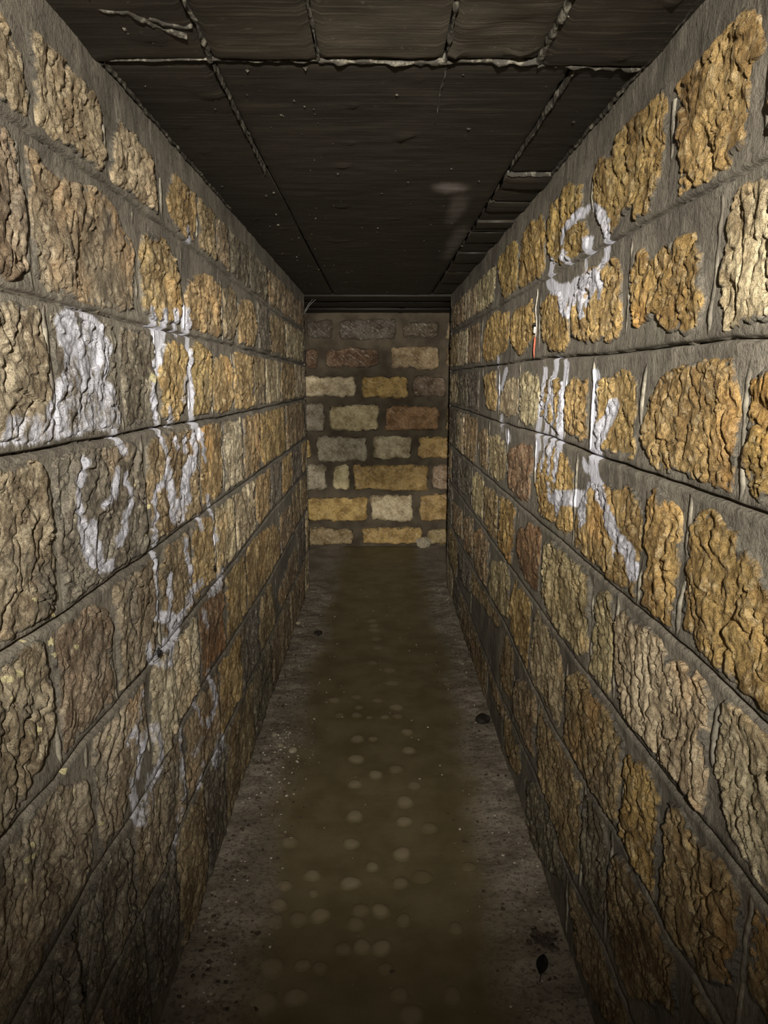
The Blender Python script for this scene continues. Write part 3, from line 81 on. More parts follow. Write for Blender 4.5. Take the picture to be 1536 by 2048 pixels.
def sdf_poly(px, py, P):
    P = np.array(P, float); n = len(P); d = np.full(px.shape, 1e9); inside = np.zeros(px.shape, bool)
    for i in range(n):
        ax, ay = P[i]; bx, by = P[(i + 1) % n]; ex, ey = bx - ax, by - ay; l2 = ex * ex + ey * ey + 1e-12
        t = np.clip(((px - ax) * ex + (py - ay) * ey) / l2, 0, 1)
        d = np.minimum(d, (px - ax - t * ex) ** 2 + (py - ay - t * ey) ** 2)
        cnd = (ay > py) != (by > py)
        xi = ex * (py - ay) / (ey if abs(ey) > 1e-9 else 1e-9) + ax
        inside ^= cnd & (px < xi)
    d = np.sqrt(d); return np.where(inside, d, -d)
def paint_at(y, z, strokes, lo_=-.018, hi_=.002):
    p = np.zeros(y.shape)
    for a, P in strokes:
        A = np.array(P); lo = A.min(0) - .03; hi = A.max(0) + .03
        m = (y > lo[0]) & (y < hi[0]) & (z > lo[1]) & (z < hi[1])
        if m.any():
            s = sdf_poly(y[m], z[m], P); p[m] = np.maximum(p[m], a * sstep(lo_, hi_, s))
    return p
FLAKES = [(0.979, 1.009, 0.003), (0.958, 0.994, 0.0021), (0.987, 0.985, 0.0018), (1.058, 0.969, 0.0023), (0.909, 1.036, 0.0017), (0.85, 1.007, 0.0024), (0.874, 1.004, 0.0024), (0.88, 0.917, 0.0014), (0.907, 0.909, 0.0017), (1.141, 0.771, 0.0021), (0.981, 0.802, 0.0027), (0.884, 0.842, 0.0014), (0.965, 0.766, 0.0018), (0.871, 0.758, 0.0024), (0.851, 0.751, 0.0029), (0.87, 0.743, 0.0022), (1.264, 0.447, 0.0027), (1.383, 0.472, 0.003), (1.362, 0.441, 0.0025), (1.209, 0.852, 0.0015), (1.157, 0.784, 0.0014), (1.511, 1.379, 0.0056), (1.579, 1.5, 0.0029), (1.298, 1.451, 0.002), (1.655, 1.415, 0.002), (1.685, 1.226, 0.0026), (1.429, 1.127, 0.0022), (1.389, 1.079, 0.0021), (0.927, 1.088, 0.0017), (0.989, 1.046, 0.0028), (1.365, 1.18, 0.0025), (0.842, 0.985, 0.0013), (0.999, 0.759, 0.0015), (1.052, 0.713, 0.002), (1.085, 0.645, 0.0017), (0.867, 0.684, 0.0013), (0.834, 0.731, 0.0013), (1.361, 0.44, 0.0025), (0.895, 0.696, 0.0011)]
def lime_at(y, z, on):
    p = np.zeros(y.shape)
    if on:
        for fy, fz, s in FLAKES:
            p = np.maximum(p, 1.25 * (1 - sstep(.6, 1.6, np.hypot((y - fy) / (3.4 * s), (z - fz + (y - fy) * .5) / (1.9 * s)))))
    return p
# ---------------------------------------------------------------- mesh helpers
def new_mesh(name, verts, faces, mat=None, smooth=True, attrs=None):
    me = bpy.data.meshes.new(name); me.from_pydata([tuple(v) for v in verts], [], faces)
    if mat: me.materials.append(mat)
    if smooth: me.polygons.foreach_set('use_smooth', [True] * len(me.polygons))
    for k, v in (attrs or {}).items():
        a = me.attributes.new(k, 'FLOAT', 'POINT'); a.data.foreach_set('value', np.asarray(v, np.float32))
    me.update(); return me
def add(name, me, parent=None, loc=(0, 0, 0), rot=(0, 0, 0)):
    o = bpy.data.objects.new(name, me); COL.objects.link(o); o.location = loc; o.rotation_euler = rot
    if parent: o.parent = parent
    return o
def tag(o, label, cat, kind=None, group=None):
    o['label'] = label; o['category'] = cat
    if kind: o['kind'] = kind
    if group: o['group'] = group
    return o
def grid_faces(nr, nc, keep=None, flip=False):
    i = np.arange((nr - 1) * (nc - 1)); r, c = i // (nc - 1), i % (nc - 1)
    a = r * nc + c; q = np.stack([a, a + 1, a + nc + 1, a + nc], 1)
    if flip: q = q[:, ::-1]
    if keep is not None: q = q[keep]
    return q
def compact(V, q, at):
    used = np.unique(q); mp = np.full(len(V), -1); mp[used] = np.arange(len(used))
    return V[used], mp[q], {k: v[used] for k, v in at.items()}
# ---------------------------------------------------------------- materials
class NT:
    def __init__(s, name):
        s.m = bpy.data.materials.new(name); s.m.use_nodes = True; s.t = s.m.node_tree; s.N = s.t.nodes; s.L = s.t.links
        s.b = s.N['Principled BSDF']
    def put(s, sock, v):
        if isinstance(v, bpy.types.NodeSocket): s.L.new(v, sock)
        else:
            if sock.type == 'RGBA' and len(v) == 3: v = (*v, 1)
            sock.default_value = v
    def pos(s): return s.N.new('ShaderNodeNewGeometry').outputs['Position']
    def scale(s, vec, xyz):
        n = s.N.new('ShaderNodeVectorMath'); n.operation = 'MULTIPLY'; s.put(n.inputs[0], vec); n.inputs[1].default_value = xyz; return n.outputs[0]
    def vadd(s, vec, v2):
        n = s.N.new('ShaderNodeVectorMath'); n.operation = 'ADD'; s.put(n.inputs[0], vec); s.put(n.inputs[1], v2); return n.outputs[0]
    def noise(s, vec, scale, detail=5, rough=.55, dist=0):
        n = s.N.new('ShaderNodeTexNoise'); s.put(n.inputs['Vector'], vec); n.inputs['Scale'].default_value = scale
        n.inputs['Detail'].default_value = detail; n.inputs['Roughness'].default_value = rough; n.inputs['Distortion'].default_value = dist
        return n.outputs['Fac']
    def voro(s, vec, scale, feature='F1'):
        n = s.N.new('ShaderNodeTexVoronoi'); n.feature = feature; s.put(n.inputs['Vector'], vec); n.inputs['Scale'].default_value = scale; return n.outputs['Distance']
    def math(s, op, a, b=0.0, c=None):
        n = s.N.new('ShaderNodeMath'); n.operation = op; s.put(n.inputs[0], a); s.put(n.inputs[1], b)
        if c is not None: s.put(n.inputs[2], c)
        return n.outputs[0]
    def mr(s, v, a, b, c=0.0, d=1.0):
        n = s.N.new('ShaderNodeMapRange'); n.interpolation_type = 'SMOOTHSTEP'; s.put(n.inputs[0], v)
        for i, k in enumerate((a, b, c, d)): n.inputs[i + 1].default_value = k
        return n.outputs[0]
    def mix(s, f, a, b, bt='MIX'):
        n = s.N.new('ShaderNodeMix'); n.data_type = 'RGBA'; n.blend_type = bt
        s.put(n.inputs[0], f); s.put(n.inputs[6], a); s.put(n.inputs[7], b); return n.outputs[2]
    def attr(s, name):
        n = s.N.new('ShaderNodeAttribute'); n.attribute_name = name; return n.outputs['Fac']
    def oinfo(s):
        return s.N.new('ShaderNodeObjectInfo').outputs
    def bump(s, h, strength, dist, normal=None):
        n = s.N.new('ShaderNodeBump'); s.put(n.inputs['Height'], h); n.inputs['Strength'].default_value = strength; n.inputs['Distance'].default_value = dist
        if normal: s.L.new(normal, n.inputs['Normal'])
        return n.outputs[0]
    def out(s, color=None, rough=None, normal=None, spec=.3):
        if color is not None: s.put(s.b.inputs['Base Color'], color)
        if rough is not None: s.put(s.b.inputs['Roughness'], rough)
        if normal is not None: s.put(s.b.inputs['Normal'], normal)
        s.b.inputs['Specular IOR Level'].default_value = spec
        return s.m
WHITE = (.66, .66, .72)
def mortar_color(t, p):
    n1 = t.noise(p, 5, 6, .6); n2 = t.noise(t.scale(p, (22, 22, 5)), 1.0, 5, .6); n3 = t.noise(p, 70, 4, .7)
    c = t.mix(t.mr(n1, .3, .7), (.11, .097, .076), (.215, .190, .147))
    c = t.mix(t.mr(n2, .52, .74, 0, .55), c, (.36, .32, .25))
    c = t.mix(t.mr(n3, .5, .66, 0, .65), c, (.075, .063, .05))
    gn = t.noise(p, 2.3, 3); c = t.mix(t.mr(gn, .55, .75, 0, .35), c, (.14, .145, .10))
    return c
def paint_mix(t, p, c):
    pa = t.attr('paint'); n = t.noise(t.scale(p, (1, 1, .55)), 60, 6, .8); n2 = t.noise(t.scale(p, (1, 1, .4)), 18, 4)
    v = t.math('ADD', pa, t.math('ADD', t.math('MULTIPLY', t.math('SUBTRACT', n, .5), 1.5), t.math('MULTIPLY', t.math('SUBTRACT', n2, .5), .9)))
    c = t.mix(t.mr(v, .45, .80, 0, .92), c, WHITE)
    lv = t.math('ADD', t.attr('lime'), t.math('MULTIPLY', t.math('SUBTRACT', n, .5), 1.2))
    return t.mix(t.mr(lv, .62, .70, 0, .9), c, (.62, .55, .30))
def mat_stone():
    t = NT('rough_stone'); p = t.pos(); oi = t.oinfo()
    off = t.N.new('ShaderNodeCombineXYZ'); t.put(off.inputs[0], t.math('MULTIPLY', oi['Random'], 37.0)); q = t.vadd(p, off.outputs[0])
    tint = oi['Color']
    n1 = t.noise(q, 9, 6, .6); n2 = t.noise(q, 48, 6, .7); n3 = t.noise(q, 4.5, 3); n4 = t.noise(q, 150, 3, .6)
    dark = t.mix(1.0, tint, (.42, .38, .34), 'MULTIPLY'); lite = t.mix(.46, tint, (.80, .71, .50))
    c = t.mix(t.mr(n1, .35, .65), dark, tint)
    c = t.mix(t.mr(n2, .48, .70, 0, .8), c, lite)
    c = t.mix(t.mr(n4, .52, .70, 0, .5), c, dark)
    n5 = t.noise(q, 95, 4, .8, .4); c = t.mix(t.mr(n5, .54, .63, 0, .8), c, t.mix(1.0, tint, (.22, .19, .17), 'MULTIPLY'))
    c = t.mix(t.mr(n3, .55, .72, 0, .45), c, t.mix(1.0, tint, (1.05, .72, .42), 'MULTIPLY'))
    e = t.attr('edge')
    grime = t.math('ADD', e, t.math('MULTIPLY', t.math('SUBTRACT', t.noise(p, 13, 5, .65), .5), .060))
    g = t.mr(grime, .0, .008, 1, 0)
    sm = t.mr(t.noise(q, 6.5, 5, .6), .56, .68, 0, .75)
    g = t.math('MAXIMUM', g, t.math('MULTIPLY', sm, t.attr('smear')))
    c = t.mix(g, c, mortar_color(t, p))
    c = paint_mix(t, p, c)
    h = t.math('ADD', t.math('MULTIPLY', n2, .9), t.math('ADD', t.math('MULTIPLY', n4, .3), t.math('MULTIPLY', t.voro(q, 60), .5)))
    nb = t.bump(t.noise(q, 50, 6, .7, 1.2), 1.0, .020); nb = t.bump(h, 1.0, .010, nb)
    return t.out(c, .82, nb, .25)
def mat_mortar():
    t = NT('grey_mortar'); p = t.pos()
    c = paint_mix(t, p, mortar_color(t, p))
    nb = t.bump(t.noise(t.scale(p, (1, 1, .55)), 30, 6, .7, .4), .9, .009); nb = t.bump(t.noise(p, 150, 4, .75), .8, .0035, nb)
    return t.out(c, .85, nb, .2)
def mat_bead():
    t = NT('pale_pointing'); p = t.pos()
    c = t.mix(t.mr(t.noise(p, 25, 5, .65), .45, .66), mortar_color(t, p), (.33, .30, .23)); c = paint_mix(t, p, c)
    return t.out(c, .8, t.bump(t.noise(p, 80, 4), .5, .002), .2)
def mat_bstone():
    t = NT('end_wall_stone'); p = t.pos(); oi = t.oinfo(); tint = oi['Color']
    n1 = t.noise(p, 11, 6, .65); n2 = t.noise(p, 55, 5, .7)
    dark = t.mix(1.0, tint, (.45, .40, .34), 'MULTIPLY')
    c = t.mix(t.mr(n1, .34, .62), dark, tint); c = t.mix(t.mr(n2, .52, .7, 0, .6), c, t.mix(.4, tint, (.6, .54, .4)))
    rot = t.N.new('ShaderNodeMapping'); rot.inputs['Rotation'].default_value = (0, math.radians(-38), 0); t.put(rot.inputs['Vector'], p)
    pk = t.noise(t.scale(rot.outputs[0], (14, 30, 95)), 1.0, 4, .7); c = t.mix(t.mr(pk, .55, .68, 0, .6), c, t.mix(.5, tint, (.75, .70, .58)))
    n5 = t.noise(p, 85, 4, .8); c = t.mix(t.mr(n5, .53, .63, 0, .8), c, t.mix(1.0, tint, (.26, .26, .22), 'MULTIPLY'))
    e = t.attr('edge'); g = t.mr(t.math('ADD', e, t.math('MULTIPLY', t.math('SUBTRACT', t.noise(p, 18, 6, .65), .5), .085)), .0, .014, 1, 0)
    c = t.mix(g, c, (.064, .050, .032))
    nb = t.bump(t.noise(t.scale(p, (1, 1, 1)), 30, 5, .65, .6), .9, .014); nb = t.bump(n2, .9, .008, nb); nb = t.bump(pk, .7, .005, nb)
    return t.out(c, .85, nb, .2)
def mat_bmortar():
    t = NT('end_wall_mortar'); p = t.pos()
    c = t.mix(t.mr(t.noise(p, 6, 5), .35, .65), (.042, .032, .021), (.080, .064, .042))
    return t.out(c, .9, t.bump(t.noise(p, 60, 5), .6, .005), .15)
def mat_ceiling():
    t = NT('sooty_concrete'); p = t.pos(); oi = t.oinfo()
    gr = t.noise(t.scale(p, (3, 130, 3)), 1.0, 5, .65); gr2 = t.noise(t.scale(p, (6, 45, 6)), 1.0, 3)
    n1 = t.noise(p, 4, 5); n2 = t.noise(p, 60, 5, .7)
    c = t.mix(t.mr(n1, .35, .68), (.011, .009, .0062), (.021, .0172, .012))
    c = t.mix(t.mr(gr, .48, .66, 0, .75), c, (.040, .033, .024)); c = t.mix(t.mr(n2, .6, .75, 0, .5), c, (.085, .075, .055))
    c = t.mix(1.0, c, oi['Color'], 'MULTIPLY')
    # lime bloom, a pale cloudy stain of its own shape
    def blob(cx, cy, rx, ry, a):
        d = t.scale(t.vadd(p, (-cx, -cy, -ZC)), (1 / rx, 1 / ry, 0)); n = t.N.new('ShaderNodeVectorMath'); n.operation = 'LENGTH'; t.put(n.inputs[0], d)
        return t.mr(t.math('ADD', n.outputs['Value'], t.math('MULTIPLY', t.math('SUBTRACT', t.noise(t.scale(p, (14, 5, 1)), 1.0, 3), .5), 1.3)), .15, 1.1, a, 0)
    st = t.math('MAXIMUM', blob(.205, 2.14, .07, .07, 1.0), t.math('MAXIMUM', blob(.25, 2.40, .04, .25, .35), blob(.305, 3.0, .045, .45, .4)))
    c = t.mix(st, c, (.20, .175, .155))
    h = t.math('ADD', t.math('MULTIPLY', gr, .5), t.math('ADD', gr2, t.math('MULTIPLY', n2, .5)))
    return t.out(c, .62, t.bump(h, .35, .004), .3)
def mat_fin():
    t = NT('concrete_fin'); p = t.pos()
    c = t.mix(t.mr(t.noise(p, 40, 5, .7), .48, .66), (.03, .026, .019), (.16, .145, .11))
    return t.out(c, .75, t.bump(t.noise(p, 120, 4), .6, .003), .3)
FL_A = (.088, .066, .036)
def mat_floor():
    t = NT('silt_floor'); p = t.pos()
    sp = t.N.new('ShaderNodeSeparateXYZ'); t.put(sp.inputs[0], p)
    ax = t.math('ABSOLUTE', t.math('ADD', sp.outputs[0], .0)); edge = t.math('ADD', ax, t.math('MULTIPLY', t.math('SUBTRACT', t.noise(t.scale(p, (5, 2.2, 1)), 1.0, 4), .5), .30))
    m = t.mr(edge, .24, .40)
    n1 = t.noise(p, 7, 6, .6); n2 = t.noise(p, 90, 5, .75); n3 = t.noise(t.scale(p, (20, 55, 1)), 1.0, 4)
    wet = t.mix(t.mr(n1, .3, .7), (.098, .076, .036), (.145, .116, .062)); wet = t.mix(t.mr(n2, .5, .7, 0, .35), wet, (.11, .085, .042))
    dry = t.mix(t.mr(n1, .35, .65), (.165, .137, .10), (.28, .24, .183)); dry = t.mix(t.mr(n2, .5, .62, 0, .75), dry, (.055, .044, .03)); dry = t.mix(t.mr(n3, .56, .66, 0, .5), dry, (.09, .075, .055))
    c = t.mix(m, wet, dry)
    s = t.math('MULTIPLY', t.attr('spot'), t.mr(t.noise(p, 30, 4), .2, .6, .7, 1)); c = t.mix(s, c, (.245, .20, .125))
    rg = t.mr(m, 0, 1, .55, .9)
    nb = t.bump(t.math('MULTIPLY', t.math('ADD', n2, n3), t.mr(m, 0, 1, .12, 1)), .7, .006)
    return t.out(c, rg, nb, .25)
def mat_plain(name, col, rough=.7, sc_=60, var=.5, spec=.3):
    t = NT(name); p = t.pos(); c = t.mix(t.mr(t.noise(p, sc_, 4), .35, .65), tuple(x * var for x in col), col)
    return t.out(c, rough, t.bump(t.noise(p, sc_ * 2, 3), .4, .002), spec)
M_ST = mat_stone(); M_MO = mat_mortar(); M_BE = mat_bead(); M_BS = mat_bstone(); M_BM = mat_bmortar(); M_CE = mat_ceiling(); M_FI = mat_fin(); M_FL = mat_floor()
M_LIME = mat_plain('flaking_limewash', (.66, .58, .32), .7, 90, .7); M_GRIT = mat_plain('pale_grit', (.55, .49, .38), .6, 200, .6)
M_DARK = mat_plain('dark_litter', (.02, .015, .01), .7, 80, .5); M_CLOD = mat_plain('brown_clod', (.07, .05, .032), .9, 80, .5); M_CHIP = mat_plain('stone_chip', (.34, .29, .2), .85, 90, .6)
M_LEAF = mat_plain('rotten_leaf', (.012, .010, .008), .5, 90, .6); M_BUG = mat_plain('insect', (.012, .010, .009), .6, 200, .6)
M_RED = mat_plain('red_sleeve', (.36, .085, .045), .5, 120, .7); M_WIRE = mat_plain('grey_wire', (.30, .27, .22), .5, 120, .6); M_TAPE = mat_plain('white_tape', (.42, .40, .37), .6, 120, .6); M_WEB = mat_plain('cobweb', (.6, .58, .52), .8, 100, .8)
TINT = {'o': (.62, .425, .165), 'p': (.70, .585, .35), 'g': (.27, .235, .175), 'b': (.47, .345, .185), 'r': (.42, .255, .13), 's': (.40, .29, .18), 'q': (.24, .17, .11), 'm': (.15, .12, .085), 'n': (.19, .115, .065)}
def tint(k, j=.12):
    c = TINT[k]; f = 1 + R.uniform(-j, j); g = 1 + R.uniform(-j, j) * .25
    return (min(1, c[0] * f), min(1, c[1] * f * g), min(1, c[2] * f * g * (1 + R.uniform(-j, j))), 1)
# ---------------------------------------------------------------- side walls
def joint_z(J, k, y):
    if k == 0: return np.full_like(np.asarray(y, float), ZC)
    if k == 8: return np.zeros_like(np.asarray(y, float))
    return np.interp(y, J[k - 1][0], J[k - 1][1])
def mortar_h(y, z, seed):
    return .0035 * fbm(y * 5, z * 5, seed, 3) + .0022 * fbm(y * 28, z * 22, seed + 9, 3)
def stone_mesh(P, X, sgn, seed, proud, strokes, smear, J, course, grow, ylim):
    A = np.array(P); c = A.mean(0); d = max(c[0], .45)
    dz = min(max(.0026 * d, .0027), .0085) * (1 if d > .7 else 3.5); dy = min(max(.0044 * d, .0040), .018) * (1 if d > .7 else 3.5)
    lo = A.min(0) - .022 - grow; hi = A.max(0) + .022 + grow
    ys = np.arange(lo[0], hi[0] + dy, dy); zs = np.arange(lo[1], hi[1] + dz, dz)
    Y, Z = np.meshgrid(ys, zs); y = Y.ravel(); z = Z.ravel()
    s = sdf_poly(y, z, P) + grow
    s = np.minimum(s, np.minimum(joint_z(J, course, y) - z - (.06 if course == 0 else .012), z - joint_z(J, course + 1, y) - .012)); s = np.minimum(s, np.minimum(y - ylim[0], ylim[1] - y) - .011) + .009 * fbm(y * 24, z * 24, seed + 3, 3) + .0045 * fbm(y * 85, z * 85, seed + 4, 2)
    wp = fbm(y * 5, z * 5, seed + 50, 2)
    r1 = fbm(y * 7 + 1.2 * wp, z * 7, seed, 3)
    cr = 1 - np.abs(fbm(y * 15 + 2.2 * wp, z * 7 + wp, seed + 20, 3)); crack = sstep(.925, .995, cr)
    cr2 = 1 - np.abs(fbm(y * 30 + 3 * wp, z * 19, seed + 23, 3)); crack2 = sstep(.86, .985, cr2)
    r2 = fbm(y * 26, z * 24, seed + 30, 2); r3 = fbm(y * 58, z * 52, seed + 33, 2); r4 = fbm(y * 120, z * 120, seed + 37, 1)
    rise = sstep(-.004, .005, s)
    h = mortar_h(y, z, 5) - .006 + rise * (.006 + proud) + sstep(.0, .010, s) * (.0042 * r1 - .0085 * crack - .0048 * crack2 + .0042 * r2 + .0032 * r3 + .0016 * r4)
    h = np.where(s < -.008, mortar_h(y, z, 5) - .012, h)
    h = np.where(s > .012, np.maximum(h, mortar_h(y, z, 5) + .0006), h)
    nr, nc = len(zs), len(ys)
    S = s.reshape(nr, nc); mx = np.maximum(np.maximum(S[:-1, :-1], S[1:, :-1]), np.maximum(S[:-1, 1:], S[1:, 1:]))
    keep = (mx > -.010).ravel()
    V = np.stack([sgn * h, y - c[0], z - c[1]], 1)
    q = grid_faces(nr, nc, keep, flip=(sgn < 0))
    at = {'edge': s, 'paint': paint_at(y, z, strokes), 'smear': np.full(len(y), smear), 'lime': lime_at(y, z, sgn > 0)}
    V, q, at = compact(V, q, at)
    return new_mesh('stone', V, q.tolist(), M_ST, True, at), (X, c[0], c[1])
def build_wall(name, X, sgn, J, stones, strokes, seed, label, smear, grow):
    # columns along the passage, rows following every scored bed joint
    ys = [Y0]; 
    while ys[-1] < YE: ys.append(ys[-1] + (.06 if ys[-1] < .35 else min(max(.009 * ys[-1], .008), .03)))
    ys[-1] = YE; ys = np.array(ys); rows = []; kinds = []
    for k in range(8):
        top = joint_z(J, k, ys) + (0 if k == 0 else .0035 * fbm(ys * 7, ys * 0 + k * 3.1, seed, 3))
        bot = joint_z(J, k + 1, ys) + (0 if k == 7 else .0035 * fbm(ys * 7, ys * 0 + (k + 1) * 3.1, seed, 3))
        if k == 0: rows.append(top + .02); kinds.append((-1, 0))
        else:
            for o in (-.0028, -.0065, -.016, -.030): rows.append(top + o); kinds.append((k, o))
        n = 16
        a = top - (.030 if k else 0); b = bot + (.030 if k < 7 else -.03)
        for i in range(1 if k else 0, n): rows.append(a + (b - a) * i / n); kinds.append((-1, 0))
        if k < 7:
            for o in (.030, .016, .0065, .0028, 0): rows.append(bot + o); kinds.append((k + 1, o))
        else: rows.append(bot - .03); kinds.append((-1, 0))
    Z = np.array(rows); nr, nc = Z.shape; Y = np.tile(ys, (nr, 1)); H = mortar_h(Y, Z, 5)
    for i, (k, o) in enumerate(kinds):
        if k < 0: continue
        w = .45 + .55 * sstep(-.55, .1, fbm(ys * 3.1, ys * 0 + k * 7.7, seed + 4, 2)); wd = .7 + .5 * sstep(-.3, .5, fbm(ys * 2.2, ys * 0 + k * 5.3, seed + 5, 2))
        ao = abs(o)
        if ao == 0: H[i] -= .024 * w * wd
        elif ao < .004: H[i] -= .003 * w
        elif ao < .01: H[i] += .0025
        elif ao < .02: H[i] += .0012
    V = np.stack([sgn * H.ravel(), Y.ravel(), Z.ravel()], 1)
    q = grid_faces(nr, nc, None, flip=(sgn < 0)).tolist(); pa = paint_at(Y.ravel(), Z.ravel(), strokes)
    # masonry core behind the face, with the return at the far corner
    n0 = len(V); t = -sgn * .45; k = -sgn * .024
    C = [(k, Y0, -.03), (t, Y0, -.03), (t, YE, -.03), (k * -.05, YE, -.03), (k, Y0, ZC + .02), (t, Y0, ZC + .02), (t, YE, ZC + .02), (k * -.05, YE, ZC + .02)]
    V = np.concatenate([V, np.array(C)]); pa = np.concatenate([pa, np.zeros(8)])
    q += [[n0 + i for i in f] for f in ((0, 1, 5, 4), (1, 2, 6, 5), (2, 3, 7, 6), (4, 5, 6, 7), (3, 2, 1, 0))]
    w = add(name, new_mesh(name, V, q, M_MO, True, {'paint': pa, 'lime': lime_at(V[:, 1], V[:, 2], sgn > 0)}), None, (X, 0, 0))
    tag(w, label, 'wall', 'structure')
    allst = []; rr = random.Random(seed)
    for c, k, P in stones: allst.append((c, k if k != 'a' else rr.choice('gbbp'), P))
    for c in range(8):   # the courses carry on towards and past the viewer
        y1 = min(min(p[0] for p in P) for cc, k, P in stones if cc == c) - .05
        while y1 > -.6:
            L = rr.uniform(.28, .55); a, b = y1 - L, y1; zt = float(joint_z(J, c, [a])[0]) - (.08 if c == 0 else .035); zb = float(joint_z(J, c + 1, [a])[0]) + .03
            allst.append((c, rr.choice('obpg'), [(a, zb), (b, zb), (b, zt), (a, zt)])); y1 -= L + .05
        far = max(max(p[0] for p in P) for cc, k, P in stones if cc == c) + .04
        while far < YE - .12:
            L = min(rr.uniform(.3, .5), YE - .03 - far); zt = float(joint_z(J, c, [far])[0]) - (.08 if c == 0 else .03); zb = float(joint_z(J, c + 1, [far])[0]) + .025
            allst.append((c, rr.choice('gbbp'), [(far, zb), (far + L, zb), (far + L, zt), (far, zt)])); far += L + .04
    lims = {}
    for c in range(8):
        idx = sorted([i for i, s_ in enumerate(allst) if s_[0] == c], key=lambda i: np.mean([p[0] for p in allst[i][2]]))
        mids = [(max(p[0] for p in allst[a_][2]) + min(p[0] for p in allst[b_][2])) / 2 for a_, b_ in zip(idx[:-1], idx[1:])]
        for n_, i in enumerate(idx): lims[i] = (mids[n_ - 1] if n_ else -9, mids[n_] if n_ < len(mids) else YE - .02)
    for i, (c, k, P) in enumerate(allst):
        me, loc = stone_mesh(P, X, sgn, seed + 13 * i, rr.uniform(.0045, .0085), strokes, smear * (1.0 if k in 'gb' else .6), J, c, grow * (1.0 if c < 3 else 1.7), lims[i])
        o = add('stone', me, w, (0, loc[1], loc[2])); cc = tint(k)
        if sgn > 0:   # the left wall is the greyer one
            f = .62 if loc[1] < 1.6 else .2; cc = tuple(min(1, v * (1.16 if loc[1] < 1.6 else 1.0)) for v in cc); g_ = (cc[0] * .35 + cc[1] * .5 + cc[2] * .15); cc = (cc[0] * (1 - f) + g_ * 1.12 * f, cc[1] * (1 - f) + g_ * f, cc[2] * (1 - f) + g_ * .78 * f, 1)
        o.color = cc
    # upright pointing between neighbours
    for c in range(8):
        S = sorted([P for cc, k, P in allst if cc == c], key=lambda P: np.mean([p[0] for p in P]))
        for Pa, Pb in zip(S[:-1], S[1:]):
            ya = max(p[0] for p in Pa); yb = min(p[0] for p in Pb); yc = (ya + yb) / 2
            if yc < .3 or yb - ya > .3: continue
            zt = float(joint_z(J, c, [yc])[0]) - (.10 if c == 0 else .008); zb = float(joint_z(J, c + 1, [yc])[0]) + .008
            k_ = max(1, .5 * yc); n = 40; zz = np.linspace(zb, zt, n); oy = np.array([-.018, -.010, -.005, -.001, .0025, .006, .014]); hh = np.array([-.010, .0005, .0015, .0035, -.007, .0005, -.010])
            ZZ = np.repeat(zz, 7); wob = .010 * k_ * fbm(zz * 9, zz * 0 + yc * 9, seed, 3) + (zz - zz.mean()) * rr.uniform(-.05, .05)
            k = max(.8, .40 * yc); YY = (yc + wob[:, None] + oy[None, :] * k).ravel()
            am = sstep(-.25, .3, fbm(zz * 11, zz * 0 + yc * 4, seed + 2, 3)); HH = (hh[None, :] * (.35 + .75 * am[:, None])).ravel() - rr.choice((0, .001, .002, .004)) * (1 - np.repeat(am, 7)) + mortar_h(YY, ZZ, 5) + .0012 * fbm(YY * 60, ZZ * 60, seed, 2)
            V = np.stack([sgn * HH, YY - yc, ZZ], 1)
            add('mortar_joint', new_mesh('mortar_joint', V, grid_faces(n, 7, None, flip=(sgn < 0)).tolist(), M_BE, True, {'paint': paint_at(YY, ZZ, strokes), 'lime': lime_at(YY, ZZ, sgn > 0)}), w, (0, yc, 0))
    return w
WR = build_wall('wall_right', XR, -1, RJ, RS, RP, 100, 'right-hand rough stone wall with ochre blocks, grey mortar and white graffiti', .5, .010)
WL = build_wall('wall_left', XL, 1, LJ, LS, LP, 900, 'left-hand rough stone wall, greyer, smeared with mortar and white paint streaks', 1.0, .034)
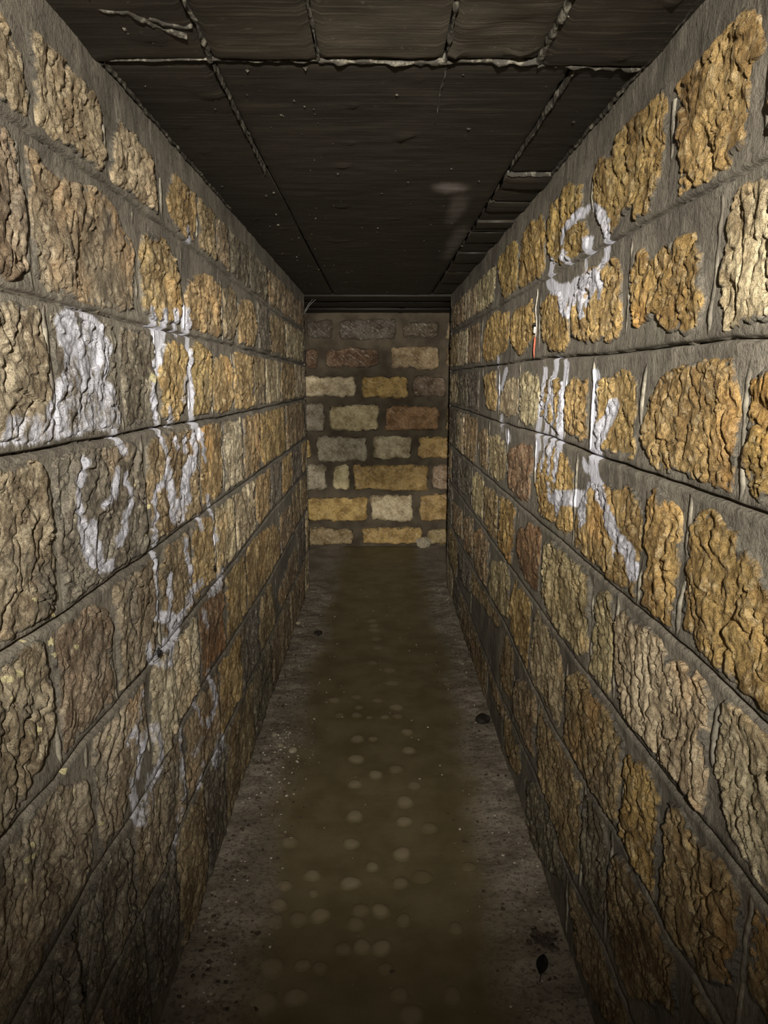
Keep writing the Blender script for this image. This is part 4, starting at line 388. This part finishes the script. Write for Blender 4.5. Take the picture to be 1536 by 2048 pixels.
# ---------------------------------------------------------------- end wall across the side passage
def build_back():
    xs = np.linspace(-2.0, 2.0, 200); zs = np.linspace(-.03, ZC + .05, 90); Xg, Zg = np.meshgrid(xs, zs)
    H = .005 * fbm(Xg * 5, Zg * 5, 40, 3) + .003 * fbm(Xg * 25, Zg * 25, 41, 3)
    V = np.stack([Xg.ravel(), -H.ravel(), Zg.ravel()], 1); q = grid_faces(90, 200).tolist(); n0 = len(V)
    V = np.concatenate([V, np.array([(-2, .02, -.03), (2, .02, -.03), (2, .4, -.03), (-2, .4, -.03), (-2, .02, ZC + .05), (2, .02, ZC + .05), (2, .4, ZC + .05), (-2, .4, ZC + .05)])])
    q += [[n0 + i for i in f] for f in ((1, 2, 6, 5), (2, 3, 7, 6), (3, 0, 4, 7), (4, 5, 6, 7), (3, 2, 1, 0))]
    w = add('wall_end', new_mesh('wall_end', V, q, M_BM), None, (0, YB, 0)); tag(w, 'coursed stone wall of neat blocks closing the far end of the passage', 'wall', 'structure')
    rr = random.Random(3); L = [tuple(b) for b in BS]
    for (z0, z1) in sorted({(b[2], b[4]) for b in L}): pass
    rows = {}
    for b in L: rows.setdefault(round((b[2] + b[4]) / 2 / .235), []).append(b)
    for bs in rows.values():
        z0 = np.mean([b[2] for b in bs]); z1 = np.mean([b[4] for b in bs]); a = min(b[1] for b in bs) - .05; c = max(b[3] for b in bs) + .05
        while a > -1.5: l = rr.uniform(.25, .5); L.append((rr.choice('gpob'), a - l, z0, a, z1)); a -= l + .05
        while c < 1.5: l = rr.uniform(.25, .5); L.append((rr.choice('gpob'), c, z0, c + l, z1)); c += l + .05
    for i, (k, x0, z0, x1, z1) in enumerate(L):
        cx, cz = (x0 + x1) / 2, (z0 + z1) / 2; st = .010
        gx = np.arange(x0 - .02, x1 + .03, st); gz = np.arange(z0 - .02, z1 + .03, st); A, B = np.meshgrid(gx, gz); a = A.ravel(); b = B.ravel()
        rd = .036; dx = np.abs(a - cx) - (x1 - x0) / 2 + rd; dzz = np.abs(b - cz) - (z1 - z0) / 2 + rd
        s = -(np.sqrt(np.maximum(dx, 0) ** 2 + np.maximum(dzz, 0) ** 2) + np.minimum(np.maximum(dx, dzz), 0) - rd)
        s = s + .014 * fbm(a * 15, b * 15, 300 + i, 3) + .012 * fbm(a * 5.5, b * 5.5, 400 + i, 2)
        h = -.012 + sstep(-.006, .016, s) * .034 + sstep(0, .03, s) * (.020 * fbm(a * 9, b * 9, 310 + i, 4) + .005 * fbm(a * 35, b * 35, 311 + i, 2))
        S = s.reshape(A.shape); mx = np.maximum(np.maximum(S[:-1, :-1], S[1:, :-1]), np.maximum(S[:-1, 1:], S[1:, 1:]))
        V = np.stack([a - cx, -h, b - cz], 1); q = grid_faces(len(gz), len(gx), (mx > -.014).ravel()); V, q, at = compact(V, q, {'edge': s})
        o = add('stone', new_mesh('end_stone', V, q.tolist(), M_BS, True, at), w, (cx, 0, cz)); o.color = [v * (1.15 if k == 'g' else .70) for v in tint(k, .10)[:3]] + [1]
build_back()
def box_verts(x0, x1, y0, y1, z0, z1):
    return [(x0, y0, z0), (x1, y0, z0), (x1, y1, z0), (x0, y1, z0), (x0, y0, z1), (x1, y0, z1), (x1, y1, z1), (x0, y1, z1)]
BOXF = [(0, 3, 2, 1), (4, 5, 6, 7), (0, 1, 5, 4), (1, 2, 6, 5), (2, 3, 7, 6), (3, 0, 4, 7)]
for s, nm, lb in ((-1, 'wall_side_left', 'mortared wall closing the side passage on the left'), (1, 'wall_side_right', 'mortared wall closing the side passage on the right')):
    x0, x1 = sorted((s * 1.6, s * 2.0)); w = add(nm, new_mesh(nm, box_verts(x0, x1, YE - .3, YB - .03, -.03, ZC + .05), BOXF, M_BM, False)); tag(w, lb, 'wall', 'structure')
# ---------------------------------------------------------------- ceiling
slab = add('ceiling', new_mesh('ceiling', box_verts(-2.0, 2.0, Y0, YB + .4, ZC + .024, ZC + .3), BOXF, M_CE, False)); slab.color = (.5, .5, .5, 1)
tag(slab, 'low dark concrete ceiling marked with formwork panels and ridges', 'ceiling', 'structure')
def panel(x0, x1, y0, y1, dz, shade, seed, name='panel', amp=1.0):
    nx = max(3, int((x1 - x0) / .012)); ny = max(3, int((y1 - y0) / (.014 if y0 < 2.4 else .03)))
    gx = np.linspace(x0, x1, nx); gy = np.linspace(y0, y1, ny); A, B = np.meshgrid(gx, gy); a = A.ravel(); b = B.ravel()
    e = np.minimum(np.minimum(a - x0, x1 - a), np.minimum(b - y0, y1 - b))
    h = amp * (.0016 * fbm(a * 6, b * 9, seed, 3) + .0014 * fbm(a * 20, b * 60, seed + 1, 3)) + .006 * (1 - sstep(0, .008, e - .003 * fbm(a * 40, b * 40, seed + 2, 2)))
    pit = sstep(.62, .8, fbm(a * 17, b * 17, seed + 5, 2)); h = h - amp * .004 * pit
    V = np.stack([a - (x0 + x1) / 2, b - (y0 + y1) / 2, h], 1); q = grid_faces(ny, nx, None, flip=True).tolist(); n0 = len(V)
    hx, hy = (x1 - x0) / 2, (y1 - y0) / 2; V = np.concatenate([V, np.array(box_verts(-hx, hx, -hy, hy, .006, .04))])
    q += [[n0 + i for i in f] for f in BOXF[1:]]
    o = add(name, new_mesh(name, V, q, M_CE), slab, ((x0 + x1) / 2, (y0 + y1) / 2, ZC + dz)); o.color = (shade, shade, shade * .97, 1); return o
g = .003
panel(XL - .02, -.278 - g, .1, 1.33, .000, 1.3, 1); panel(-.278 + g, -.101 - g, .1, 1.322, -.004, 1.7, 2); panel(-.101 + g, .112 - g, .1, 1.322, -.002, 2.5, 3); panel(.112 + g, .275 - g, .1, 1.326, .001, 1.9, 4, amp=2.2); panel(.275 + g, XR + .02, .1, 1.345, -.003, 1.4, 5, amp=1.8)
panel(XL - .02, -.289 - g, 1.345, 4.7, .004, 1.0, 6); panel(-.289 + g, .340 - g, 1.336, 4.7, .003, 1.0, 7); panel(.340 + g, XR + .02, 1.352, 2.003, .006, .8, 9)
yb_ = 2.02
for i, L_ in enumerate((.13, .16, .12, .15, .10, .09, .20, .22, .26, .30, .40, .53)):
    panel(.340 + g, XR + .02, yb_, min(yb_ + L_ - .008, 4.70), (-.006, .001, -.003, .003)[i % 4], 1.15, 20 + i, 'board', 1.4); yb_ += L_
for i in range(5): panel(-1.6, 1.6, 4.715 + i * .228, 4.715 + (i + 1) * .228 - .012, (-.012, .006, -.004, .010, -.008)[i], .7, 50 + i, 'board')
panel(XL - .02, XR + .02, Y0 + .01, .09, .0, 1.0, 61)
def fin(pts, w, hgt, seed, name='fin', mat=None):
    P = np.array(pts, float); seg = np.linalg.norm(np.diff(P, axis=0), axis=1); T = np.concatenate([[0], np.cumsum(seg)]); n = max(6, int(T[-1] / .006)); t = np.linspace(0, T[-1], n)
    x = np.interp(t, T, P[:, 0]); y = np.interp(t, T, P[:, 1]); dx, dy = np.gradient(x), np.gradient(y); l = np.hypot(dx, dy); nx, ny = -dy / l, dx / l
    wob = .0025 * fbm(t * 30, t * 0 + seed, seed, 2); hh = hgt * np.clip(.35 + 1.3 * fbm(t * 55, t * 0 + seed * 3.3, seed + 1, 3), .05, 1.3); ww = w * (.3 + .9 * np.clip(.5 + 1.2 * fbm(t * 70, t * 0 + 7.1, seed + 2, 3), 0, 1.3))
    V = []
    for k, (o, z) in enumerate(((-1, .012), (-.7, -.2), (-.15, -1), (.3, -.85), (.8, -.15), (1, .012))):
        V.append(np.stack([x + nx * (ww * o + wob), y + ny * (ww * o + wob), (z + 0 * hh if z > 0 else z * hh)], 1))
    V = np.stack(V, 1).reshape(-1, 3); c = V.mean(0).copy(); c[2] = 0
    return add(name, new_mesh(name, V - c, grid_faces(n, 6).tolist(), mat or M_FI), slab, (c[0], c[1], ZC))
fin([(-.278, 1.325), (-.101, 1.325)], .004, .004, 1); fin([(-.101, 1.33), (.0, 1.333), (.118, 1.333)], .010, .0055, 2); fin([(.118, 1.325), (.275, 1.33)], .005, .006, 3); fin([(.275, 1.338), (XR, 1.352)], .004, .007, 4); fin([(XL, 1.328), (-.278, 1.322)], .0015, .002, 5)
fin([(-.272, .7), (-.275, 1.13), (-.283, 1.33)], .006, .012, 6); fin([(-.283, 1.34), (-.289, 1.6), (-.296, 2.0)], .003, .005, 7); fin([(-.103, .8), (-.101, 1.32)], .003, .005, 8); fin([(.110, .8), (.115, 1.32)], .004, .005, 9); fin([(.274, .8), (.276, 1.33)], .007, .008, 10)
fin([(.345, 1.355), (.339, 1.95)], .003, .0045, 11); fin([(.118, 1.345), (.120, 1.62)], .002, .002, 12); fin([(XR - .008, .9), (XR - .006, 1.35), (XR - .006, 2.0)], .004, .005, 13); fin([(XL + .006, 1.33), (XL + .006, 2.4)], .004, .005, 14); fin([(.276, 1.17), (.335, 1.178)], .002, .004, 15)
fin([(-.42, 1.155), (-.37, 1.165), (-.33, 1.22), (-.30, 1.235)], .008, .005, 16, 'spalled_ridge'); fin([(.341, 2.005), (XR, 2.015)], .003, .004, 17)
fin([(-.345, 1.185), (-.32, 1.20), (-.30, 1.215), (-.285, 1.21)], .006, .004, 18, 'spalled_ridge')
rr = random.Random(5)
def crumb_mesh(n, place, smin, smax, rng):
    V = []; Fc = []
    base = [Vector(v).normalized() for v in ((1, 0, 0), (-1, 0, 0), (0, 1, 0), (0, -1, 0), (0, 0, 1), (0, 0, -1))]; tri = [(0, 2, 4), (2, 1, 4), (1, 3, 4), (3, 0, 4), (2, 0, 5), (1, 2, 5), (3, 1, 5), (0, 3, 5)]
    for i in range(n):
        x, y, z = place(); s = smin + (smax - smin) * rng.random() ** 2.2; k = len(V); a = rng.uniform(0, 6.28); ca, sa = math.cos(a), math.sin(a)
        sx, sy, sz = (s * rng.uniform(.6, 1.4), s * rng.uniform(.6, 1.3), s * rng.uniform(.4, .9))
        for b in base:
            j = rng.uniform(.75, 1.25); X_, Y_ = b.x * sx * j, b.y * sy * j; V.append((x + X_ * ca - Y_ * sa, y + X_ * sa + Y_ * ca, z + b.z * sz * j))
        Fc += [[k + t_ for t_ in f] for f in tri]
    return V, Fc
V, Fc = crumb_mesh(170, lambda: (rr.choice((rr.uniform(XL + .02, XR - .02), rr.uniform(-.45, -.1))), rr.uniform(.95, 4.6), ZC + .001), .0012, .0055, rr)
o = add('concrete_crumbs', new_mesh('concrete_crumbs', V, Fc, M_FI, False), slab); o['kind'] = 'stuff'
# ---------------------------------------------------------------- floor
gx = np.concatenate([np.linspace(-1.6, -.52, 24), np.linspace(-.5, .5, 110), np.linspace(.52, 1.6, 24)]); gy = np.concatenate([np.linspace(Y0, 1.1, 20), np.linspace(1.12, 5.9, 420)])
A, B = np.meshgrid(gx, gy); a = A.ravel(); b = B.ravel()
def floor_h(a, b):
    ed = sstep(.24, .42, np.abs(a) + .10 * fbm(a * 3, b * 2.2, 70, 3)) * (b < 4.75)
    return .002 * fbm(a * 2, b * 2, 71, 3) + ed * (.010 + .008 * fbm(a * 9, b * 14, 72, 3) + .005 * fbm(a * 35, b * 60, 73, 3))
FLR = add('floor', new_mesh('floor', np.stack([a, b, floor_h(a, b)], 1), grid_faces(len(gy), len(gx)).tolist(), M_FL, True, {'spot': np.zeros(len(a))}))
tag(FLR, 'damp brown silt floor with drier gritty margins along both walls', 'floor', 'structure')
SPOTS = [(-0.087, 2.841, 0.0188, 0.5), (-0.095, 2.769, 0.0184, 0.6), (0.075, 2.84, 0.0293, 0.9), (0.025, 2.75, 0.0183, 0.6), (-0.084, 2.567, 0.0286, 0.8), (-0.024, 2.567, 0.0191, 0.7), (0.112, 2.621, 0.0253, 0.9), (0.113, 2.478, 0.0277, 1), (-0.084, 2.416, 0.0307, 1), (-0.012, 2.31, 0.026, 1), (-0.085, 2.252, 0.0237, 0.9), (0.059, 2.348, 0.0247, 0.5), (0.122, 2.243, 0.0237, 0.5), (0.086, 2.145, 0.0292, 0.9), (-0.079, 2.069, 0.0283, 0.8), (0.079, 2.04, 0.0248, 0.9), (0.158, 2.004, 0.0245, 0.4), (-0.272, 1.939, 0.0252, 0.6), (-0.084, 1.931, 0.0266, 0.8), (0.067, 1.882, 0.0275, 1), (-0.02, 1.826, 0.0197, 0.8), (-0.19, 1.792, 0.0221, 0.8), (-0.081, 1.759, 0.0286, 1), (0.059, 1.758, 0.0218, 0.6), (-0.264, 1.751, 0.0217, 0.6), (-0.18, 1.721, 0.0134, 0.5), (0.121, 1.782, 0.0276, 0.25), (0.258, 1.824, 0.0197, 0.3), (-0.041, 3.958, 0.0313, 0.5), (-0.028, 3.878, 0.0307, 0.4), (-0.025, 3.798, 0.0342, 0.5), (-0.014, 3.666, 0.0292, 0.3), (-0.007, 3.534, 0.0282, 0.25), (-0.031, 3.33, 0.0249, 0.3), (0.052, 3.237, 0.0312, 0.5), (0.062, 3.092, 0.0315, 0.4), (-0.197, 2.914, 0.0251, 0.6), (-0.099, 2.946, 0.0222, 0.35), (-0.008, 2.913, 0.022, 0.35), (-0.094, 2.769, 0.024, 0.5), (-0.165, 2.77, 0.021, 0.3), (-0.041, 2.747, 0.0134, 0.5), (0.078, 2.757, 0.0224, 0.5), (-0.155, 1.639, 0.026, 0.8), (0.003, 1.654, 0.0245, 0.8), (-0.05, 1.655, 0.0229, 0.4), (0.063, 1.621, 0.0193, 0.35), (-0.27, 1.677, 0.0248, 0.7), (-0.211, 1.626, 0.0226, 0.4), (-0.269, 1.616, 0.0208, 0.35), (-0.061, 1.609, 0.024, 0.35), (-0.043, 1.533, 0.023, 0.6), (0.005, 1.529, 0.0245, 0.8), (-0.089, 1.526, 0.0198, 0.35), (-0.258, 1.471, 0.0281, 0.6), (-0.184, 1.477, 0.0193, 0.6), (-0.141, 1.468, 0.0177, 0.35), (-0.191, 1.386, 0.0267, 0.8), (-0.259, 1.37, 0.0278, 0.6), (0.197, 1.593, 0.0174, 0.3), (0.045, 1.392, 0.0212, 0.4), (0.07, 1.336, 0.0273, 0.6), (0.014, 1.466, 0.0184, 0.3), (0.167, 1.389, 0.0212, 0.3)]
for i, (x, y, r, st) in enumerate(SPOTS):
    n = 18; ring = ((0, 1, .0020), (.40, 1, .0019), (.66, .85, .0016), (.82, .5, .0011), (.98, .15, .0006), (1.18, 0, -.0012)); V = [(0, 0, .0028)]; sp = [st]; ph = rr.uniform(0, 6)
    sq = rr.uniform(.88, 1.15)
    for k, (f, s, z) in enumerate(ring[1:]):
        for j in range(n):
            t = 2 * math.pi * j / n; w = 1 + .06 * math.sin(2 * t + ph) + .04 * math.sin(3 * t + 2 * ph); V.append((r * f * w * math.cos(t), r * f * w * math.sin(t) * sq, z)); sp.append(st * s)
    Fc = [[0, 1 + j, 1 + (j + 1) % n] for j in range(n)]
    for k in range(4):
        for j in range(n): p0 = 1 + k * n; Fc.append([p0 + j, p0 + n + j, p0 + n + (j + 1) % n, p0 + (j + 1) % n])
    add('drip_spot', new_mesh('drip_spot', V, Fc, M_FL, True, {'spot': sp}), FLR, (x, y, float(floor_h(np.array([x]), np.array([y]))[0]) + .0008))
def margin():
    while True:
        s = rr.choice((-1, -1, 1)); x = s * (.475 - abs(rr.gauss(0, .11))); y = 1.35 + 3.2 * rr.random() ** 1.1
        if abs(x) > .02 and abs(x) < .455: return (x, y, float(floor_h(np.array([x]), np.array([y]))[0]) + .001)
def anywhere():
    x = rr.uniform(-.44, .43); y = rr.uniform(1.3, 4.6); return (x, y, float(floor_h(np.array([x]), np.array([y]))[0]) + .001)
def patch():
    x = rr.gauss(-.345, .05); y = rr.gauss(2.45, .13); return (x, y, float(floor_h(np.array([x]), np.array([y]))[0]) + .001)
V, Fc = crumb_mesh(420, margin, .0010, .0048, rr); V2, F2 = crumb_mesh(110, anywhere, .0010, .0040, rr); k = len(V); V += V2; Fc += [[i + k for i in f] for f in F2]
V2, F2 = crumb_mesh(90, patch, .0016, .0060, rr); k = len(V); V += V2; Fc += [[i + k for i in f] for f in F2]
o = add('pale_grit', new_mesh('pale_grit', V, Fc, M_GRIT, False), FLR); o['kind'] = 'stuff'
V, Fc = crumb_mesh(900, margin, .0015, .008, rr); o = add('dark_debris', new_mesh('dark_debris', V, Fc, M_CLOD, False), FLR); o['kind'] = 'stuff'
def lump(name, loc, size, mat, label, cat, seed, sq=(1, 1, .6), rot=0):
    n, m = 14, 9; V = [(0, 0, 1)]; 
    for i in range(1, m):
        for j in range(n): t = math.pi * i / m; u_ = 2 * math.pi * j / n; V.append((math.sin(t) * math.cos(u_), math.sin(t) * math.sin(u_), math.cos(t)))
    V.append((0, 0, -1)); V = np.array(V); f = 1 + .38 * fbm(V[:, 0] * 1.7 + V[:, 2], V[:, 1] * 1.7 - V[:, 2], seed, 3); V = V * f[:, None] * np.array(sq) * size
    Fc = [[0, 1 + j, 1 + (j + 1) % n] for j in range(n)]
    for i in range(m - 2):
        for j in range(n): p0 = 1 + i * n; Fc.append([p0 + j, p0 + n + j, p0 + n + (j + 1) % n, p0 + (j + 1) % n])
    e = len(V) - 1; p0 = 1 + (m - 2) * n; Fc += [[e, p0 + (j + 1) % n, p0 + j] for j in range(n)]
    z = float(floor_h(np.array([loc[0]]), np.array([loc[1]]))[0]); o = add(name, new_mesh(name, V, Fc, mat, False), None, (loc[0], loc[1], z - V[:, 2].min() * .8), (0, 0, rot)); tag(o, label, cat); return o
lump('earth_clod', (-.331, 3.70), .022, M_DARK, 'small black clod lying on the far left of the floor', 'clod', 1)
lump('earth_clod', (.425, 2.69), .030, M_DARK, 'black clump of dirt at the foot of the right wall halfway along', 'clod', 2)
lump('rubble_lump', (.377, 5.80), .055, M_CHIP, 'pale lump of rubble at the foot of the end wall', 'rubble', 3, (1.2, .8, .9))
lump('stone_chip', (-.326, 2.467), .015, M_CHIP, 'largest pale stone chip in the gritty patch by the left wall', 'stone chip', 4)
lump('stone_chip', (-.375, 2.50), .011, M_CHIP, 'pale stone chip between the largest chip and the left wall', 'stone chip', 5)
lump('stone_chip', (-.41, 2.58), .010, M_CHIP, 'small pale stone chip close against the foot of the left wall', 'stone chip', 6)
lump('stone_chip', (-.46, 3.86), .014, M_CHIP, 'pale chip at the far left corner of wall and floor', 'stone chip', 7)
# litter by the right wall: rotten leaf and a tangle of dirt
def leaf(loc, L, W, rot):
    n = 11; V = []; Fc = []
    for i in range(n):
        t = i / (n - 1); w = W * math.sin(math.pi * min(1, t * 1.0)) ** .75 * (1 - .15 * t)
        for s in (-1, -.5, 0, .5, 1): V.append((s * w, (t - .5) * L, .004 + .004 * abs(s) + .003 * math.sin(3 * t)))
    for i in range(n - 1):
        for j in range(4): k = i * 5 + j; Fc.append([k, k + 1, k + 6, k + 5])
    m = len(V); V += [(x, y, z - .0012) for x, y, z in V]; Fc += [[m + i for i in f[::-1]] for f in Fc]
    root = bpy.data.objects.new('dead_leaf', None); COL.objects.link(root); root.location = loc; root.rotation_euler = (0, 0, rot)
    add('leaf_blade', new_mesh('leaf_blade', V, Fc, M_LEAF), root)
    tube_obj('leaf_stem', [(0, -L / 2 - .018, .003), (.001, -L / 2, .005), (0, 0, .007), (0, L / 2, .006)], .0011, M_LEAF, root)
    tag(root, 'black rotten leaf lying at the lower right of the floor', 'leaf'); return root
def tube_obj(name, pts, r, mat, parent=None, loc=(0, 0, 0)):
    P = [Vector(p) for p in pts]; n = 6; V = []; Fc = []
    rs = r if isinstance(r, (list, tuple)) else [r] * len(P)
    for i, p in enumerate(P):
        d = (P[min(i + 1, len(P) - 1)] - P[max(i - 1, 0)]).normalized(); up = Vector((0, 0, 1)) if abs(d.z) < .9 else Vector((0, 1, 0)); a = d.cross(up).normalized(); b = d.cross(a)
        for j in range(n): t = 2 * math.pi * j / n; V.append(p + (a * math.cos(t) + b * math.sin(t)) * rs[i])
    for i in range(len(P) - 1):
        for j in range(n): k = i * n; Fc.append([k + j, k + (j + 1) % n, k + n + (j + 1) % n, k + n + j])
    Fc += [list(range(n))[::-1], [len(V) - n + j for j in range(n)]]
    return add(name, new_mesh(name, V, Fc, mat), parent, loc)
leaf((.388, 1.462, .006), .062, .015, -.35)
root = bpy.data.objects.new('litter_tangle', None); COL.objects.link(root); root.location = (.405, 1.535, .012)
for i in range(9):
    a = rr.uniform(0, 6.28); x, y = rr.gauss(0, .018), rr.gauss(0, .018); l = rr.uniform(.008, .022)
    tube_obj('twig', [(x, y, rr.uniform(-.002, .004)), (x + l * math.cos(a), y + l * math.sin(a), rr.uniform(0, .008)), (x + 1.7 * l * math.cos(a + .5), y + 1.7 * l * math.sin(a + .5), 0)], rr.uniform(.0015, .0035), M_CLOD, root)
V, Fc = crumb_mesh(70, lambda: (rr.gauss(0, .015), rr.gauss(0, .017), .001), .003, .008, rr); o = add('dirt', new_mesh('dirt', V, Fc, M_CLOD, False), root); o['kind'] = 'stuff'
tag(root, 'tangle of dirt and rotted litter just beyond the black leaf', 'litter')
# ---------------------------------------------------------------- small things on the walls
def insect(y, z, s, label):
    root = bpy.data.objects.new('insect', None); COL.objects.link(root); root.location = (XL + .020, y, z)
    tube_obj('body', [(.002, 0, -s), (.003, 0, -s * .3), (.004, 0, s * .3), (.003, 0, s)], [s * .15, s * .35, s * .38, s * .16], M_BUG, root)
    for k in range(6):
        a = (-.9, 0, .9)[k % 3]; d = 1 if k < 3 else -1; tube_obj('leg', [(.002, 0, a * s * .3), (.007, d * s * .9, a * s * .8), (-.004, d * s * 1.9, a * s * 1.5)], s * .07, M_BUG, root)
    tag(root, label, 'insect')
insect(1.384, 0.830, .010, 'larger dark insect clinging to the left wall beside the white paint'); insect(1.895, 0.872, .008, 'smaller dark insect on the left wall, farther along the passage')
y, z0, z1 = 2.107, 1.444, 1.636
root = bpy.data.objects.new('hanging_wire', None); COL.objects.link(root); root.location = (XR - .007, y, z0)
Lw = z1 - z0
tube_obj('wire', [(-.004 + .002 * math.sin(k), .003 * math.sin(k * 1.7), Lw * (.30 + .70 * k / 8)) for k in range(9)], .0022, M_WIRE, root)
tube_obj('red_sleeve', [(-.006, .004 * math.sin(k), Lw * .30 * k / 5) for k in range(6)], [.001, .002, .0028, .003, .0028, .0024], M_RED, root)['label'] = 'orange-red sleeve'
tube_obj('tape_band', [(-.006, 0, Lw * .36), (-.007, .002, Lw * .40), (-.006, -.002, Lw * .45)], .0042, M_TAPE, root); tube_obj('black_clip', [(-.008, 0, Lw * .45), (-.009, .003, Lw * .475), (-.008, 0, Lw * .50)], .0050, M_BUG, root)
tag(root, 'short wire with orange-red lower end hanging in a joint of the right wall', 'wire')
root = bpy.data.objects.new('cobweb', None); COL.objects.link(root); root.location = (XL + .01, YE - .06, ZC - .02)
for k in range(2): tube_obj('thread', [(0, 0, -.09 - .01 * k), (.02 + .01 * k, .02, -.05), (.05 + .02 * k, .03, -.012)], .0005, M_WEB, root)
tag(root, 'wisp of cobweb in the far left corner under the ceiling', 'cobweb')
